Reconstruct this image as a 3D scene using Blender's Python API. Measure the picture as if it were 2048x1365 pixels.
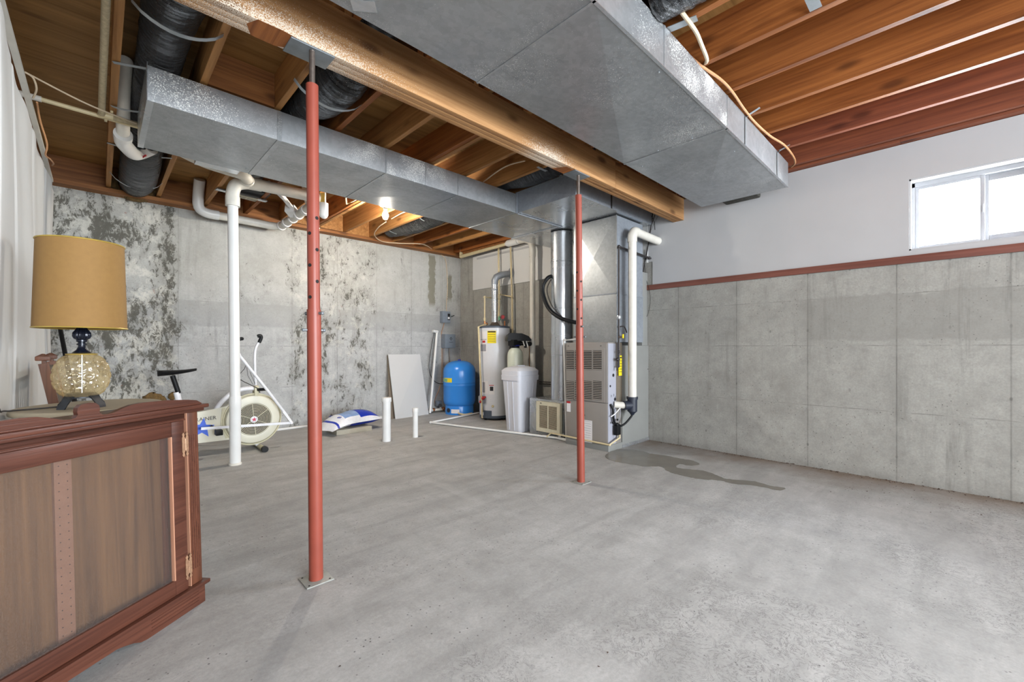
import bpy, bmesh, math, random
from mathutils import Vector, Matrix
for o in list(bpy.data.objects): bpy.data.objects.remove(o)
SC = bpy.context.scene; COL = SC.collection
rnd = random.Random(7)
PI = math.pi
# ---------------------------------------------------------------- camera, world, lights, exposure
FOC, YAW, CX, CY, EYE = 855.0, math.radians(44.05), 1024.0, 695.0, 1.11
cd = bpy.data.cameras.new('camera'); cam = bpy.data.objects.new('camera', cd); COL.objects.link(cam)
cam.location = (0, 0, EYE); cam.rotation_euler = (PI/2, 0, -YAW)
cd.sensor_width = 36; cd.lens = FOC/2048*36; cd.shift_y = (CY-682.5)/2048; cd.clip_start = .02
SC.camera = cam
wd = bpy.data.worlds.new('world'); SC.world = wd; wd.use_nodes = True
wd.node_tree.nodes['Background'].inputs[0].default_value = (.93, .97, 1, 1)
wd.node_tree.nodes['Background'].inputs[1].default_value = 1.55
def area(name, loc, target, sx, sy, power, col=(1, 1, 1)):
    l = bpy.data.lights.new(name, 'AREA'); l.shape = 'RECTANGLE'; l.size = sx; l.size_y = sy; l.energy = power; l.color = col
    o = bpy.data.objects.new(name, l); COL.objects.link(o); o.location = loc
    o.rotation_euler = (Vector(target)-Vector(loc)).to_track_quat('-Z', 'Y').to_euler(); return o
area('window_daylight', (5.6, -.16, 2.3), (2.2, 3.4, 0.9), 2.0, 1.5, 960, (.86, .93, 1))
area('far_end_fill', (2.2, -6.8, 1.7), (2.4, 5, 1.3), 4.4, 2.2, 820, (.87, .94, 1))  # added fill light behind the camera
area('camera_side_flash', (.35, -1.0, 1.6), (3.2, 3.2, 2.2), .8, .8, 38, (.90, .95, 1))
SC.view_settings.view_transform = 'Standard'; SC.view_settings.look = 'None'
SC.view_settings.gamma = 1; SC.view_settings.use_curve_mapping = False
SC.view_settings.exposure = .47
cy = SC.cycles; cy.use_denoising = True; cy.max_bounces = 8; cy.diffuse_bounces = 5; cy.glossy_bounces = 4
cy.transmission_bounces = 8; cy.transparent_max_bounces = 12; cy.caustics_reflective = False; cy.caustics_refractive = False
cy.sample_clamp_indirect = 4
# ---------------------------------------------------------------- measured sight lines -> real points on real planes
_F = Vector((math.sin(YAW), math.cos(YAW), 0)); _R = Vector((math.cos(YAW), -math.sin(YAW), 0)); _C = Vector((0, 0, EYE))
def _ray(x, y): return _F + _R*((x-CX)/FOC) + Vector((0, 0, 1))*((CY-y)/FOC)
def onz(x, y, z): r = _ray(x, y); return _C + r*((z-EYE)/r.z)
def onx(x, y, X): r = _ray(x, y); return _C + r*(X/r.x)
def ony(x, y, Y): r = _ray(x, y); return _C + r*(Y/r.y)
def atd(x, y, d): return _C + _ray(x, y)*d
# ---------------------------------------------------------------- colours and materials
def lin(c): c /= 255.0; return c/12.92 if c <= .04045 else ((c+.055)/1.055)**2.4
def rgb(r, g, b): return (lin(r), lin(g), lin(b), 1)
class NT:
    def __init__(s, name):
        s.m = bpy.data.materials.new(name); s.m.use_nodes = True; s.t = s.m.node_tree; s.t.nodes.clear()
        s.out = s.n('ShaderNodeOutputMaterial'); s.b = s.n('ShaderNodeBsdfPrincipled'); s.l(s.b.outputs[0], s.out.inputs[0]); s._c = None
    def n(s, k, **kw):
        x = s.t.nodes.new(k)
        for a, v in kw.items(): setattr(x, a, v)
        return x
    def l(s, a, b): s.t.links.new(a, b)
    def put(s, i, v):
        if hasattr(v, 'links'): s.l(v, i)
        else: i.default_value = v
    def co(s):
        if s._c is None: s._c = s.n('ShaderNodeTexCoord').outputs['Object']
        return s._c
    def rco(s):
        a = s.n('ShaderNodeVectorMath', operation='MULTIPLY_ADD')
        i = s.n('ShaderNodeObjectInfo'); c = s.n('ShaderNodeCombineXYZ')
        for k in range(3): s.l(i.outputs['Random'], c.inputs[k])
        s.l(c.outputs[0], a.inputs[0]); a.inputs[1].default_value = (37, 61, 23); s.l(s.co(), a.inputs[2]); return a.outputs[0]
    def mp(s, v, scale=(1, 1, 1), loc=(0, 0, 0), rot=(0, 0, 0)):
        m = s.n('ShaderNodeMapping'); s.l(v, m.inputs[0]); m.inputs[1].default_value = loc; m.inputs[2].default_value = rot; m.inputs[3].default_value = scale; return m.outputs[0]
    def noise(s, scale, det=4, rough=.55, v=None, dist=0):
        t = s.n('ShaderNodeTexNoise'); s.l(v if v is not None else s.co(), t.inputs['Vector'])
        t.inputs['Scale'].default_value = scale; t.inputs['Detail'].default_value = det; t.inputs['Roughness'].default_value = rough; t.inputs['Distortion'].default_value = dist
        return t.outputs[0]
    def vor(s, scale, v=None, feat='F1', out=0):
        t = s.n('ShaderNodeTexVoronoi', feature=feat); s.l(v if v is not None else s.co(), t.inputs['Vector']); t.inputs['Scale'].default_value = scale; return t.outputs[out]
    def ma(s, op, a, b=0.0, c=0.0):
        m = s.n('ShaderNodeMath', operation=op); s.put(m.inputs[0], a); s.put(m.inputs[1], b); s.put(m.inputs[2], c); return m.outputs[0]
    def rng(s, v, a, b, c=0.0, d=1.0, smooth=False):
        m = s.n('ShaderNodeMapRange'); m.clamp = True
        if smooth: m.interpolation_type = 'SMOOTHSTEP'
        s.put(m.inputs[0], v); m.inputs[1].default_value = a; m.inputs[2].default_value = b; m.inputs[3].default_value = c; m.inputs[4].default_value = d; return m.outputs[0]
    def mix(s, f, a, b, mode='MIX'):
        m = s.n('ShaderNodeMix', data_type='RGBA', blend_type=mode); s.put(m.inputs[0], f); s.put(m.inputs[6], a); s.put(m.inputs[7], b); return m.outputs[2]
    def sep(s, v): x = s.n('ShaderNodeSeparateXYZ'); s.l(v, x.inputs[0]); return x.outputs
    def bump(s, h, strength=.3, dist=.01):
        b = s.n('ShaderNodeBump'); s.put(b.inputs['Height'], h); b.inputs['Strength'].default_value = strength; b.inputs['Distance'].default_value = dist
        s.l(b.outputs[0], s.b.inputs['Normal'])
    def fin(s, col, rough=.6, metal=0.0, spec=None):
        s.put(s.b.inputs['Base Color'], col); s.put(s.b.inputs['Roughness'], rough); s.put(s.b.inputs['Metallic'], metal)
        if spec is not None: s.b.inputs['Specular IOR Level'].default_value = spec
        return s.m
def plain(name, c, rough=.5, metal=0.0, var=.12, scale=30, bump=.0, spec=None):
    s = NT(name); n = s.noise(scale, 3); k = 1-var
    col = s.mix(s.rng(n, .3, .7), (c[0]*k, c[1]*k, c[2]*k, 1), c)
    if bump: s.bump(n, bump, .004)
    return s.fin(col, rough, metal, spec)
def wood(name, dark, light, axis, knots=.5, rough=.6, over=None, gs=1.0):
    s = NT(name); v = s.rco(); sc = [22*gs]*3; sc[axis] = .9*gs
    g = s.noise(1.0, 5, .6, s.mp(v, tuple(sc)), .6)
    sc2 = [70*gs]*3; sc2[axis] = 2*gs; f = s.noise(1.0, 3, .6, s.mp(v, tuple(sc2)))
    big = s.noise(1.2, 2, .5, v)
    a = s.ma('ADD', s.ma('MULTIPLY', g, .62), s.ma('ADD', s.ma('MULTIPLY', f, .2), s.ma('MULTIPLY', big, .25)))
    col = s.mix(s.rng(a, .40, .66), dark, light)
    if knots:
        kv = [7.0]*3; kv[axis] = 2.6
        k = s.vor(1.0, s.mp(v, tuple(kv))); col = s.mix(s.rng(k, .07, .26, 1.1*knots, 0, True), col, (dark[0]*.32, dark[1]*.28, dark[2]*.3, 1))
    if over:                                                  # dried white overspray left on the timber round the post heads
        p = s.sep(s.co()); sp = s.noise(230, 2, .6); m = None
        for cx_, w in over:
            d = s.ma('ABSOLUTE', s.ma('SUBTRACT', p[0], cx_)); q = s.rng(d, 0, w, 1, 0, True); m = q if m is None else s.ma('MAXIMUM', m, q)
        zz = s.rng(p[2], 0, .17, 1, .1); m = s.ma('MULTIPLY', m, zz)
        thr = s.ma('SUBTRACT', s.ma('ADD', sp, s.ma('MULTIPLY', m, .33)), .73)
        col = s.mix(s.rng(thr, 0, .05), col, rgb(206, 192, 174))
    s.bump(s.ma('ADD', g, f), .25, .003)
    return s.fin(col, rough, 0, .3)
def concrete(name, c1, c2, seams=None, stain=None, floor=False):
    s = NT(name); v = s.co(); p = s.sep(v)
    big = s.noise(.9, 4, .6); mid = s.noise(5, 6, .65); fine = s.noise(70, 3, .7)
    col = s.mix(s.rng(big, .35, .65), c1, c2)
    dk = lambda c, k: (c[0]*k, c[1]*k, c[2]*k, 1)
    col = s.mix(s.rng(mid, .38, .62, .0, .6), col, dk(c2, 1.16))
    mot = s.noise(13, 6, .75, s.mp(v, loc=(3, 8, 2))); col = s.mix(s.rng(mot, .5, .66, 0, .3), col, dk(c1, .66)); col = s.mix(s.rng(mot, .34, .42, .3, 0), col, dk(c2, 1.25))
    col = s.mix(s.rng(fine, .35, .65, .28, 0), col, dk(c1, .62))
    pit = s.vor(34, v); keep = s.noise(3.1, 2)
    col = s.mix(s.ma('MULTIPLY', s.rng(pit, .07, .15, 1, 0), s.rng(keep, .46, .56)), col, dk(c1, .3))
    if floor:
        st = s.noise(1.0, 5, .6, s.mp(v, (1.1, 5.5, 1), rot=(0, 0, .55)), .5)
        col = s.mix(s.rng(st, .42, .64, 0, .5), col, dk(c1, .74))
        lt = s.noise(1.0, 5, .6, s.mp(v, (4.5, 1.4, 1), rot=(0, 0, -.35), loc=(3, 1, 0)), .6)
        col = s.mix(s.rng(lt, .52, .75, 0, .2), col, dk(c2, 1.35))
        cr = s.noise(12, 5, .75, v, 1.6); cm = s.noise(1.15, 3, .6, s.mp(v, (1, 1, 1), loc=(4.2, 1.7, 0)))
        ln = s.rng(s.ma('ABSOLUTE', s.ma('SUBTRACT', cr, .5)), .0, .022, 1, 0)
        near = s.rng(s.ma('ADD', p[1], s.ma('MULTIPLY', p[0], .35)), 1.5, 3.2, 1, .0)
        col = s.mix(s.ma('MULTIPLY', s.ma('MULTIPLY', ln, s.rng(cm, .46, .58)), s.ma('MULTIPLY', near, .7)), col, dk(c1, .28))
        wl = s.noise(2.2, 4, .6)                               # rusty damp line along the foot of the right-hand wall
        edge = s.rng(s.ma('ADD', p[0], s.ma('MULTIPLY', s.ma('SUBTRACT', wl, .5), .8)), 4.2, 4.75, 0, .8)
        col = s.mix(edge, col, rgb(112, 94, 76))
    if seams:
        ax, off, per = seams
        h = s.ma('SUBTRACT', s.ma('FLOORED_MODULO', s.ma('ADD', p[ax], per/2-off), per), per/2)
        wob = s.ma('MULTIPLY', s.ma('SUBTRACT', s.noise(14, 3), .5), .012)
        ah = s.ma('ABSOLUTE', s.ma('ADD', h, s.ma('MULTIPLY', wob, .3)))
        halo = s.rng(s.ma('ADD', s.ma('ABSOLUTE', h), s.ma('MULTIPLY', mid, .09)), .05, .1, .22, 0)
        col = s.mix(halo, col, dk(c1, .78))
        ridge = s.rng(ah, .0025, .006, 1, 0)
        col = s.mix(s.ma('MULTIPLY', ridge, s.rng(mid, .3, .6, .85, .35)), col, dk(c1, .5))
        hz = None                                              # horizontal form and pour lines
        for zc in (.575, 1.125, 1.66 if ax == 0 else 1.55):
            q = s.rng(s.ma('ABSOLUTE', s.ma('ADD', s.ma('SUBTRACT', p[2], zc), wob)), .001, .006, 1, 0); hz = q if hz is None else s.ma('MAXIMUM', hz, q)
        col = s.mix(s.ma('MULTIPLY', hz, s.rng(mid, .42, .62, 0, .7)), col, dk(c1, .5))
        b0, b1 = (1.36, 1.66) if ax == 0 else (1.16, 1.55)
        zz = s.ma('ADD', p[2], s.ma('MULTIPLY', s.ma('SUBTRACT', mid, .5), .12))
        band = s.ma('MULTIPLY', s.rng(zz, b0, b0+.02, 0, 1), s.rng(zz, b1-.01, b1+.01, 1, 0))
        if ax == 1: band = s.ma('MULTIPLY', band, s.rng(p[1], .9, 1.05, 1, .25))
        col = s.mix(s.ma('MULTIPLY', band, .5), col, dk(c1, .78))
        th = s.ma('SUBTRACT', s.ma('FLOORED_MODULO', s.ma('ADD', p[ax], per*.25-off), per/2), per/4)   # rows of form-tie scars
        tz = s.ma('SUBTRACT', s.ma('FLOORED_MODULO', s.ma('ADD', p[2], .06), .53), .265)
        tr = s.ma('ADD', s.ma('POWER', s.ma('MULTIPLY', th, 1.7), 2), s.ma('POWER', tz, 2))
        col = s.mix(s.ma('MULTIPLY', s.rng(tr, .00005, .0003, .6, 0), s.rng(s.noise(3.7, 2), .42, .6)), col, dk(c1, .35))
        drip = s.noise(1.0, 5, .7, s.mp(v, (16, 16, 1.1)), .3)
        gate = s.noise(1.3, 3, .6, s.mp(v, (1, 1, .6), loc=(2, 5, 1)))
        col = s.mix(s.ma('MULTIPLY', s.rng(drip, .5, .68, 0, .6), s.rng(gate, .50, .64)), col, dk(c1, .5))
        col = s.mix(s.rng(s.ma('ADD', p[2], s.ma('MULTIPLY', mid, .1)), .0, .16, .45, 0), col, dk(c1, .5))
    if stain:
        # damp blotches: heavy between the first three form lines and behind the first steel post
        zones = None
        for a0, a1, w in stain:
            q = s.ma('MULTIPLY', s.rng(p[0], a0-.07, a0+.05, 0, w), s.rng(p[0], a1-.08, a1+.02, 1, 0)); zones = q if zones is None else s.ma('ADD', zones, q)
        bulb_warmth = s.rng(s.ma('ADD', p[2], s.ma('MULTIPLY', big, .5)), 1.7, 2.2, 0, .35)  # upper wall tinted warm: the bulb's light put into the colour
        col = s.mix(bulb_warmth, col, rgb(172, 169, 156))
        n1 = s.noise(3.4, 12, .74, s.mp(v, (1, 1, .62), loc=(1.3, 0, 2.2)), .35)
        t1 = s.ma('ADD', n1, s.ma('MULTIPLY', zones, .185))
        pale = s.noise(5.3, 9, .8, s.mp(v, loc=(5, 2, 7)), .3)
        col = s.mix(s.ma('MULTIPLY', s.rng(s.ma('ADD', pale, s.ma('MULTIPLY', zones, .1)), .58, .66), s.ma('MINIMUM', zones, 1.0)), col, rgb(196, 194, 186))
        col = s.mix(s.rng(t1, .56, .74, 0, .5), col, rgb(118, 117, 110))
        t2 = s.ma('ADD', s.noise(19, 12, .82, s.mp(v, (1, 1, .5)), .6), s.ma('MULTIPLY', s.ma('SUBTRACT', t1, .5), .75))
        col = s.mix(s.rng(t2, .64, .69, 0, .85), col, rgb(70, 68, 60))
        rr_ = s.noise(6, 3, .6, s.mp(v, loc=(9, 1, 4))); col = s.mix(s.ma('MULTIPLY', s.rng(rr_, .70, .72, 0, .5), zones), col, rgb(134, 84, 70))
        # two long damp runs beside the corner
        for cx_, zt, zb, w in ((4.13, 2.72, 1.78, .075), (4.50, 2.42, 1.9, .05)):
            e = s.ma('ADD', s.ma('ABSOLUTE', s.ma('SUBTRACT', p[0], cx_)), s.ma('MULTIPLY', s.ma('SUBTRACT', s.noise(9, 5, .7), .5), .16))
            q = s.ma('MULTIPLY', s.rng(e, w*.75, w, 1, 0), s.ma('MULTIPLY', s.rng(p[2], zb, zb+.1, 0, 1), s.rng(p[2], zt-.05, zt, 1, 0)))
            col = s.mix(s.ma('MULTIPLY', q, .75), col, rgb(112, 108, 88))
    s.bump(s.ma('ADD', s.ma('MULTIPLY', mid, .6), s.ma('MULTIPLY', fine, .5)), .35, .004)
    return s.fin(col, s.rng(mid, .3, .7, .62, .9) if floor else .9, 0, .35)
def galv(name, c=(150, 154, 156), rough=.38, dust=0.0, var=.22, bp=.12):
    s = NT(name); c = rgb(*c); v = s.rco()
    sp = s.vor(42, v, 'F1', 1); spl = s.sep(sp); cl = s.noise(2.3, 5, .65, v, .5)
    col = s.mix(s.ma('ADD', s.ma('MULTIPLY', spl[0], .35), s.rng(cl, .35, .65, 0, .65)), (c[0]*(1-var), c[1]*(1-var), c[2]*(1-var), 1), (c[0]*1.12, c[1]*1.12, c[2]*1.12, 1))
    rg = s.rng(cl, .3, .7, rough+.08, rough-.05)
    st = s.noise(1.0, 4, .6, s.mp(v, (3, 14, 3)), .8); col = s.mix(s.rng(st, .56, .7, 0, .25), col, (c[0]*.55, c[1]*.55, c[2]*.55, 1))
    if dust:
        d = s.noise(190, 2, .6, v); g = s.noise(1.7, 3, .6, s.mp(v, loc=(2, 3, 1)))
        m = s.rng(s.ma('ADD', d, s.ma('MULTIPLY', g, dust)), .66+dust*.5, .70+dust*.5)
        col = s.mix(m, col, rgb(225, 226, 222)); mt = s.rng(m, 0, 1, .82, 0)
    else: mt = .8 if bp != .121 else .35
    if bp: s.bump(cl, bp, .01)
    return s.fin(col, rg, mt)
def plasticfilm(name):
    s = NT(name); v = s.rco(); w = s.noise(1.0, 5, .7, s.mp(v, (9, 70, 9)), 1.8); w2 = s.noise(34, 4, .75, v, 2.0)
    d = s.noise(260, 2, .6, v); g = s.noise(2.5, 2, .6, v)
    col = s.mix(s.rng(s.ma('ADD', d, s.ma('MULTIPLY', g, .15)), .775, .79), rgb(20, 21, 25), rgb(190, 190, 190))
    s.bump(s.ma('ADD', w, s.ma('MULTIPLY', w2, .35)), 1.0, .035)
    return s.fin(col, .17, 0, .7)
M = {}
M['floor'] = concrete('floor_concrete', rgb(160, 160, 158), rgb(178, 178, 177), floor=True)
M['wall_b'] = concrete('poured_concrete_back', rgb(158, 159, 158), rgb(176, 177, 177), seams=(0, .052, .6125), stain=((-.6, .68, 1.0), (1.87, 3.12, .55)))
M['wall_r'] = concrete('poured_concrete_right', rgb(148, 146, 140), rgb(162, 161, 155), seams=(1, .329, .6165))
M['white'] = plain('white_wall_paint', rgb(182, 182, 183), .75, var=.05, scale=2.5)
M['blanket'] = plain('white_vinyl_blanket', rgb(214, 214, 212), .6, var=.05, scale=3)
M['trim'] = wood('stained_trim_wood', rgb(108, 66, 56), rgb(140, 90, 78), 1, 0, .45)
M['jA'] = wood('fir_joist_brown', rgb(138, 94, 52), rgb(188, 138, 84), 1, .6)
M['jB'] = wood('fir_joist_orange', rgb(112, 62, 28), rgb(164, 102, 52), 1, .6)
M['jC'] = wood('fir_joist_red', rgb(98, 52, 38), rgb(140, 80, 54), 1, .6)
M['jX'] = wood('fir_cross_board', rgb(112, 70, 38), rgb(160, 108, 62), 0, .6)
M['beam'] = wood('fir_beam', rgb(138, 96, 58), rgb(186, 142, 96), 0, .7, .85, over=((-1.35, .95), (.45, .5)))
M['ply'] = wood('plywood_sheathing', rgb(136, 100, 56), rgb(180, 138, 84), 0, .35, gs=.7)
M['galv'] = galv('galvanized_duct', (176, 180, 183), .36, dust=.5)
M['galvs'] = galv('galvanized_dusty', (178, 181, 184), .42, dust=1.3)
M['galvd'] = galv('galvanized_dark', (150, 156, 164), .4, bp=.121)
M['galvl'] = galv('galvanized_bright', (196, 200, 204), .24, var=.10, bp=0)
M['strap'] = plain('strap_steel', rgb(170, 176, 180), .4, .6)
M['film'] = plasticfilm('black_duct_film')
M['redpaint'] = plain('red_oxide_paint', rgb(146, 70, 55), .42, .0, .14, 9, .1, .45)
M['steel'] = plain('threaded_steel', rgb(128, 116, 108), .4, .7, .3, 60)
M['plate'] = plain('plate_steel', rgb(128, 134, 138), .45, .5, .2, 20)
M['bplate'] = plain('base_plate_grey', rgb(158, 160, 154), .6, .2)
M['pvc'] = plain('white_pvc', rgb(226, 226, 224), .32, var=.06, scale=8)
M['pvcd'] = plain('stained_white_pvc', rgb(218, 214, 204), .4, var=.12, scale=10)
M['cpvc'] = plain('cream_cpvc', rgb(212, 196, 156), .4, var=.1)
M['cpvcd'] = plain('dusty_cream_cpvc', rgb(188, 172, 138), .55, var=.3, scale=60)
M['bpl'] = plain('black_plastic', rgb(18, 19, 21), .5, var=.2, spec=.25)
M['bfit'] = plain('dark_blue_rubber', rgb(34, 40, 54), .5)
M['iron'] = plain('black_iron_pipe', rgb(58, 54, 54), .45, .5)
M['copper'] = plain('copper_tube', rgb(176, 112, 70), .3, .8)
M['wirew'] = plain('cream_cable', rgb(206, 186, 158), .5)
M['wireb'] = plain('tan_cable', rgb(188, 136, 92), .5)
M['wirek'] = plain('dark_wire', rgb(40, 36, 34), .5)
M['furn'] = plain('furnace_enamel', rgb(150, 145, 140), .38, .2, .06, 6)
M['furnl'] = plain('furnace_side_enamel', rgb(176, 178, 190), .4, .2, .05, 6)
M['furnb'] = plain('return_box_grey', rgb(146, 147, 144), .5, .25, .1, 4)
M['dark'] = plain('dark_gap', rgb(22, 20, 20), .8)
M['slat'] = plain('louver_slat', rgb(150, 144, 138), .45, .2)
M['tan'] = plain('tan_steel', rgb(122, 112, 98), .5, .2)
M['beige'] = plain('beige_enamel', rgb(208, 202, 178), .45, var=.08)
M['brownd'] = plain('fan_dark', rgb(66, 60, 54), .8)
M['brownf'] = plain('dusty_filter', rgb(128, 104, 84), .9, var=.3, scale=40)
M['wh'] = plain('heater_white', rgb(214, 216, 222), .28, var=.03)
M['whg'] = plain('heater_grey', rgb(78, 88, 102), .4)
M['yellow'] = plain('yellow_label', rgb(238, 214, 28), .5, var=.04)
M['lwhite'] = plain('label_paper', rgb(226, 224, 226), .5, var=.03)
M['lgrey'] = plain('label_print', rgb(150, 150, 158), .6)
M['ink'] = plain('black_ink', rgb(24, 24, 28), .5)
M['red'] = plain('red_plastic', rgb(176, 30, 36), .4)
M['blue'] = plain('blue_tank_paint', rgb(52, 138, 226), .25, var=.05, scale=3)
M['bluek'] = plain('dark_blue', rgb(26, 40, 150), .35)
M['bag_b'] = plain('bag_blue', rgb(30, 56, 170), .25)
M['bag_w'] = plain('bag_white', rgb(228, 230, 236), .3)
M['bag_l'] = plain('bag_lightblue', rgb(134, 164, 214), .25, var=.2, scale=18)
M['brine'] = plain('brine_plastic', rgb(212, 214, 222), .4, var=.03)
M['resin'] = plain('resin_tank', rgb(206, 212, 196), .3, var=.04)
M['green'] = plain('green_sticker', rgb(120, 190, 150), .5)
M['dgrey'] = plain('grey_box_enamel', rgb(128, 138, 150), .4, .1)
M['board'] = plain('grey_wallboard', rgb(190, 190, 190), .7, var=.03, scale=3)
M['boardd'] = plain('brown_board_edge', rgb(120, 108, 94), .8)
M['bkw'] = plain('bike_white_tube', rgb(222, 222, 226), .35)
M['bkc'] = plain('bike_cream_plastic', rgb(206, 203, 186), .42, var=.06, scale=6)
M['bkd'] = plain('bike_deep_cream', rgb(196, 190, 160), .5)  # yellower cream for the bike's rib, rim, bracket and feet
M['starb'] = plain('star_blue', rgb(28, 84, 206), .4)
M['starr'] = plain('star_red', rgb(196, 34, 72), .4)
M['shade'] = plain('gold_lampshade', rgb(140, 106, 58), .8, var=.08, scale=50)
M['gold'] = plain('gold_braid', rgb(196, 168, 84), .35, .5)
M['bmetal'] = plain('black_lamp_metal', rgb(26, 30, 42), .25, .3)
M['cast'] = plain('cast_feet', rgb(54, 58, 64), .4, .4, .3, 40, .3)
M['crod'] = plain('chrome_rod', rgb(190, 195, 205), .2, .9)
M['h1'] = wood('hutch_wood', rgb(62, 35, 27), rgb(96, 58, 45), 0, 0, .35, gs=1.6)
M['h2'] = wood('hutch_wood_upright', rgb(72, 42, 30), rgb(106, 66, 48), 2, 0, .35, gs=1.6)
M['h3'] = wood('hutch_bare_edge', rgb(164, 116, 92), rgb(190, 142, 116), 2, 0, .5)
M['hb'] = wood('hutch_back_panel', rgb(74, 54, 34), rgb(120, 92, 60), 2, .0, .5, gs=1.1)
M['hd'] = plain('hutch_divider', rgb(136, 104, 86), .6)
M['brass'] = plain('aged_brass', rgb(186, 146, 116), .4, .4, .4, 90)
M['oldwood'] = wood('weathered_slats', rgb(74, 68, 62), rgb(126, 116, 104), 2, 0, .8, gs=2)
M['chair'] = wood('chair_wood', rgb(74, 46, 34), rgb(112, 72, 54), 2, 0, .5, gs=1.5)
M['table'] = plain('beige_laminate', rgb(168, 156, 132), .5, var=.12, scale=9)
M['foam'] = plain('brown_foam', rgb(122, 96, 56), .9, var=.5, scale=40, bump=.6)
M['fibre'] = plain('dark_fibreglass', rgb(70, 68, 62), 1, var=.6, scale=60, bump=.8)
M['block'] = plain('grey_wood_block', rgb(172, 166, 150), .8, var=.15, scale=14)
M['olive'] = plain('yellow_board', rgb(178, 158, 82), .7)
M['porc'] = plain('porcelain', rgb(235, 235, 230), .3)
M['frame'] = plain('white_vinyl_frame', rgb(176, 178, 182), .4, var=.02)
M['cob'] = plain('dust_debris', rgb(74, 52, 40), .9)
s = NT('wet_floor'); n = s.noise(4, 5, .6); s.bump(n, .03, .01); M['wet'] = s.fin(s.mix(s.rng(n, .35, .65), rgb(112, 109, 102), rgb(126, 122, 114)), .2, 0, .5)
s = NT('bulb_glow'); s.b.inputs['Emission Color'].default_value = (1, .97, .9, 1); s.b.inputs['Emission Strength'].default_value = 28; M['bulb'] = s.fin((1, 1, 1, 1), .4)
def glass(name, tint, ior=1.45, rough=.0, tr=1.0, mixf=0.0):
    s = NT(name); s.b.inputs['Transmission Weight'].default_value = tr; s.b.inputs['IOR'].default_value = ior; s.fin(tint, rough); return s.m
def thin_glass(name, tint, gloss=.08, milk=0.0):
    m = bpy.data.materials.new(name); m.use_nodes = True; t = m.node_tree; t.nodes.clear()
    o = t.nodes.new('ShaderNodeOutputMaterial'); tr = t.nodes.new('ShaderNodeBsdfTransparent'); tr.inputs[0].default_value = tint
    g = t.nodes.new('ShaderNodeBsdfGlossy'); g.inputs['Roughness'].default_value = .12; mx = t.nodes.new('ShaderNodeMixShader'); mx.inputs[0].default_value = gloss
    t.links.new(tr.outputs[0], mx.inputs[1]); t.links.new(g.outputs[0], mx.inputs[2]); last = mx.outputs[0]
    if milk:
        d = t.nodes.new('ShaderNodeBsdfDiffuse'); d.inputs[0].default_value = (.34, .28, .26, 1); m2 = t.nodes.new('ShaderNodeMixShader')
        nz = t.nodes.new('ShaderNodeTexNoise'); nz.inputs['Scale'].default_value = 140; nz.inputs['Detail'].default_value = 6
        mr = t.nodes.new('ShaderNodeMapRange'); t.links.new(nz.outputs[0], mr.inputs[0]); mr.inputs[1].default_value = .4; mr.inputs[2].default_value = .75; mr.inputs[3].default_value = milk*.6; mr.inputs[4].default_value = milk*2.2
        t.links.new(mr.outputs[0], m2.inputs[0]); t.links.new(last, m2.inputs[1]); t.links.new(d.outputs[0], m2.inputs[2]); last = m2.outputs[0]
    t.links.new(last, o.inputs[0]); return m
M['pane'] = thin_glass('window_pane', (1, 1, 1, 1), .05)
M['dglass'] = thin_glass('dusty_door_glass', (.95, .92, .9, 1), .035, .07)
M['lglass'] = thin_glass('amber_bubble_glass', (.98, .93, .78, 1), .16)
_t = M['lglass'].node_tree; _o = [n for n in _t.nodes if n.type == 'OUTPUT_MATERIAL'][0]; _s = _o.inputs[0].links[0].from_socket
_d = _t.nodes.new('ShaderNodeBsdfDiffuse'); _d.inputs[0].default_value = (.56, .42, .22, 1); _x = _t.nodes.new('ShaderNodeMixShader'); _lw = _t.nodes.new('ShaderNodeLayerWeight'); _lw.inputs[0].default_value = .35
_mr = _t.nodes.new('ShaderNodeMapRange'); _t.links.new(_lw.outputs['Facing'], _mr.inputs[0]); _mr.inputs[3].default_value = .10; _mr.inputs[4].default_value = .55
_t.links.new(_mr.outputs[0], _x.inputs[0]); _t.links.new(_s, _x.inputs[1]); _t.links.new(_d.outputs[0], _x.inputs[2]); _t.links.new(_x.outputs[0], _o.inputs[0])
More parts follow.
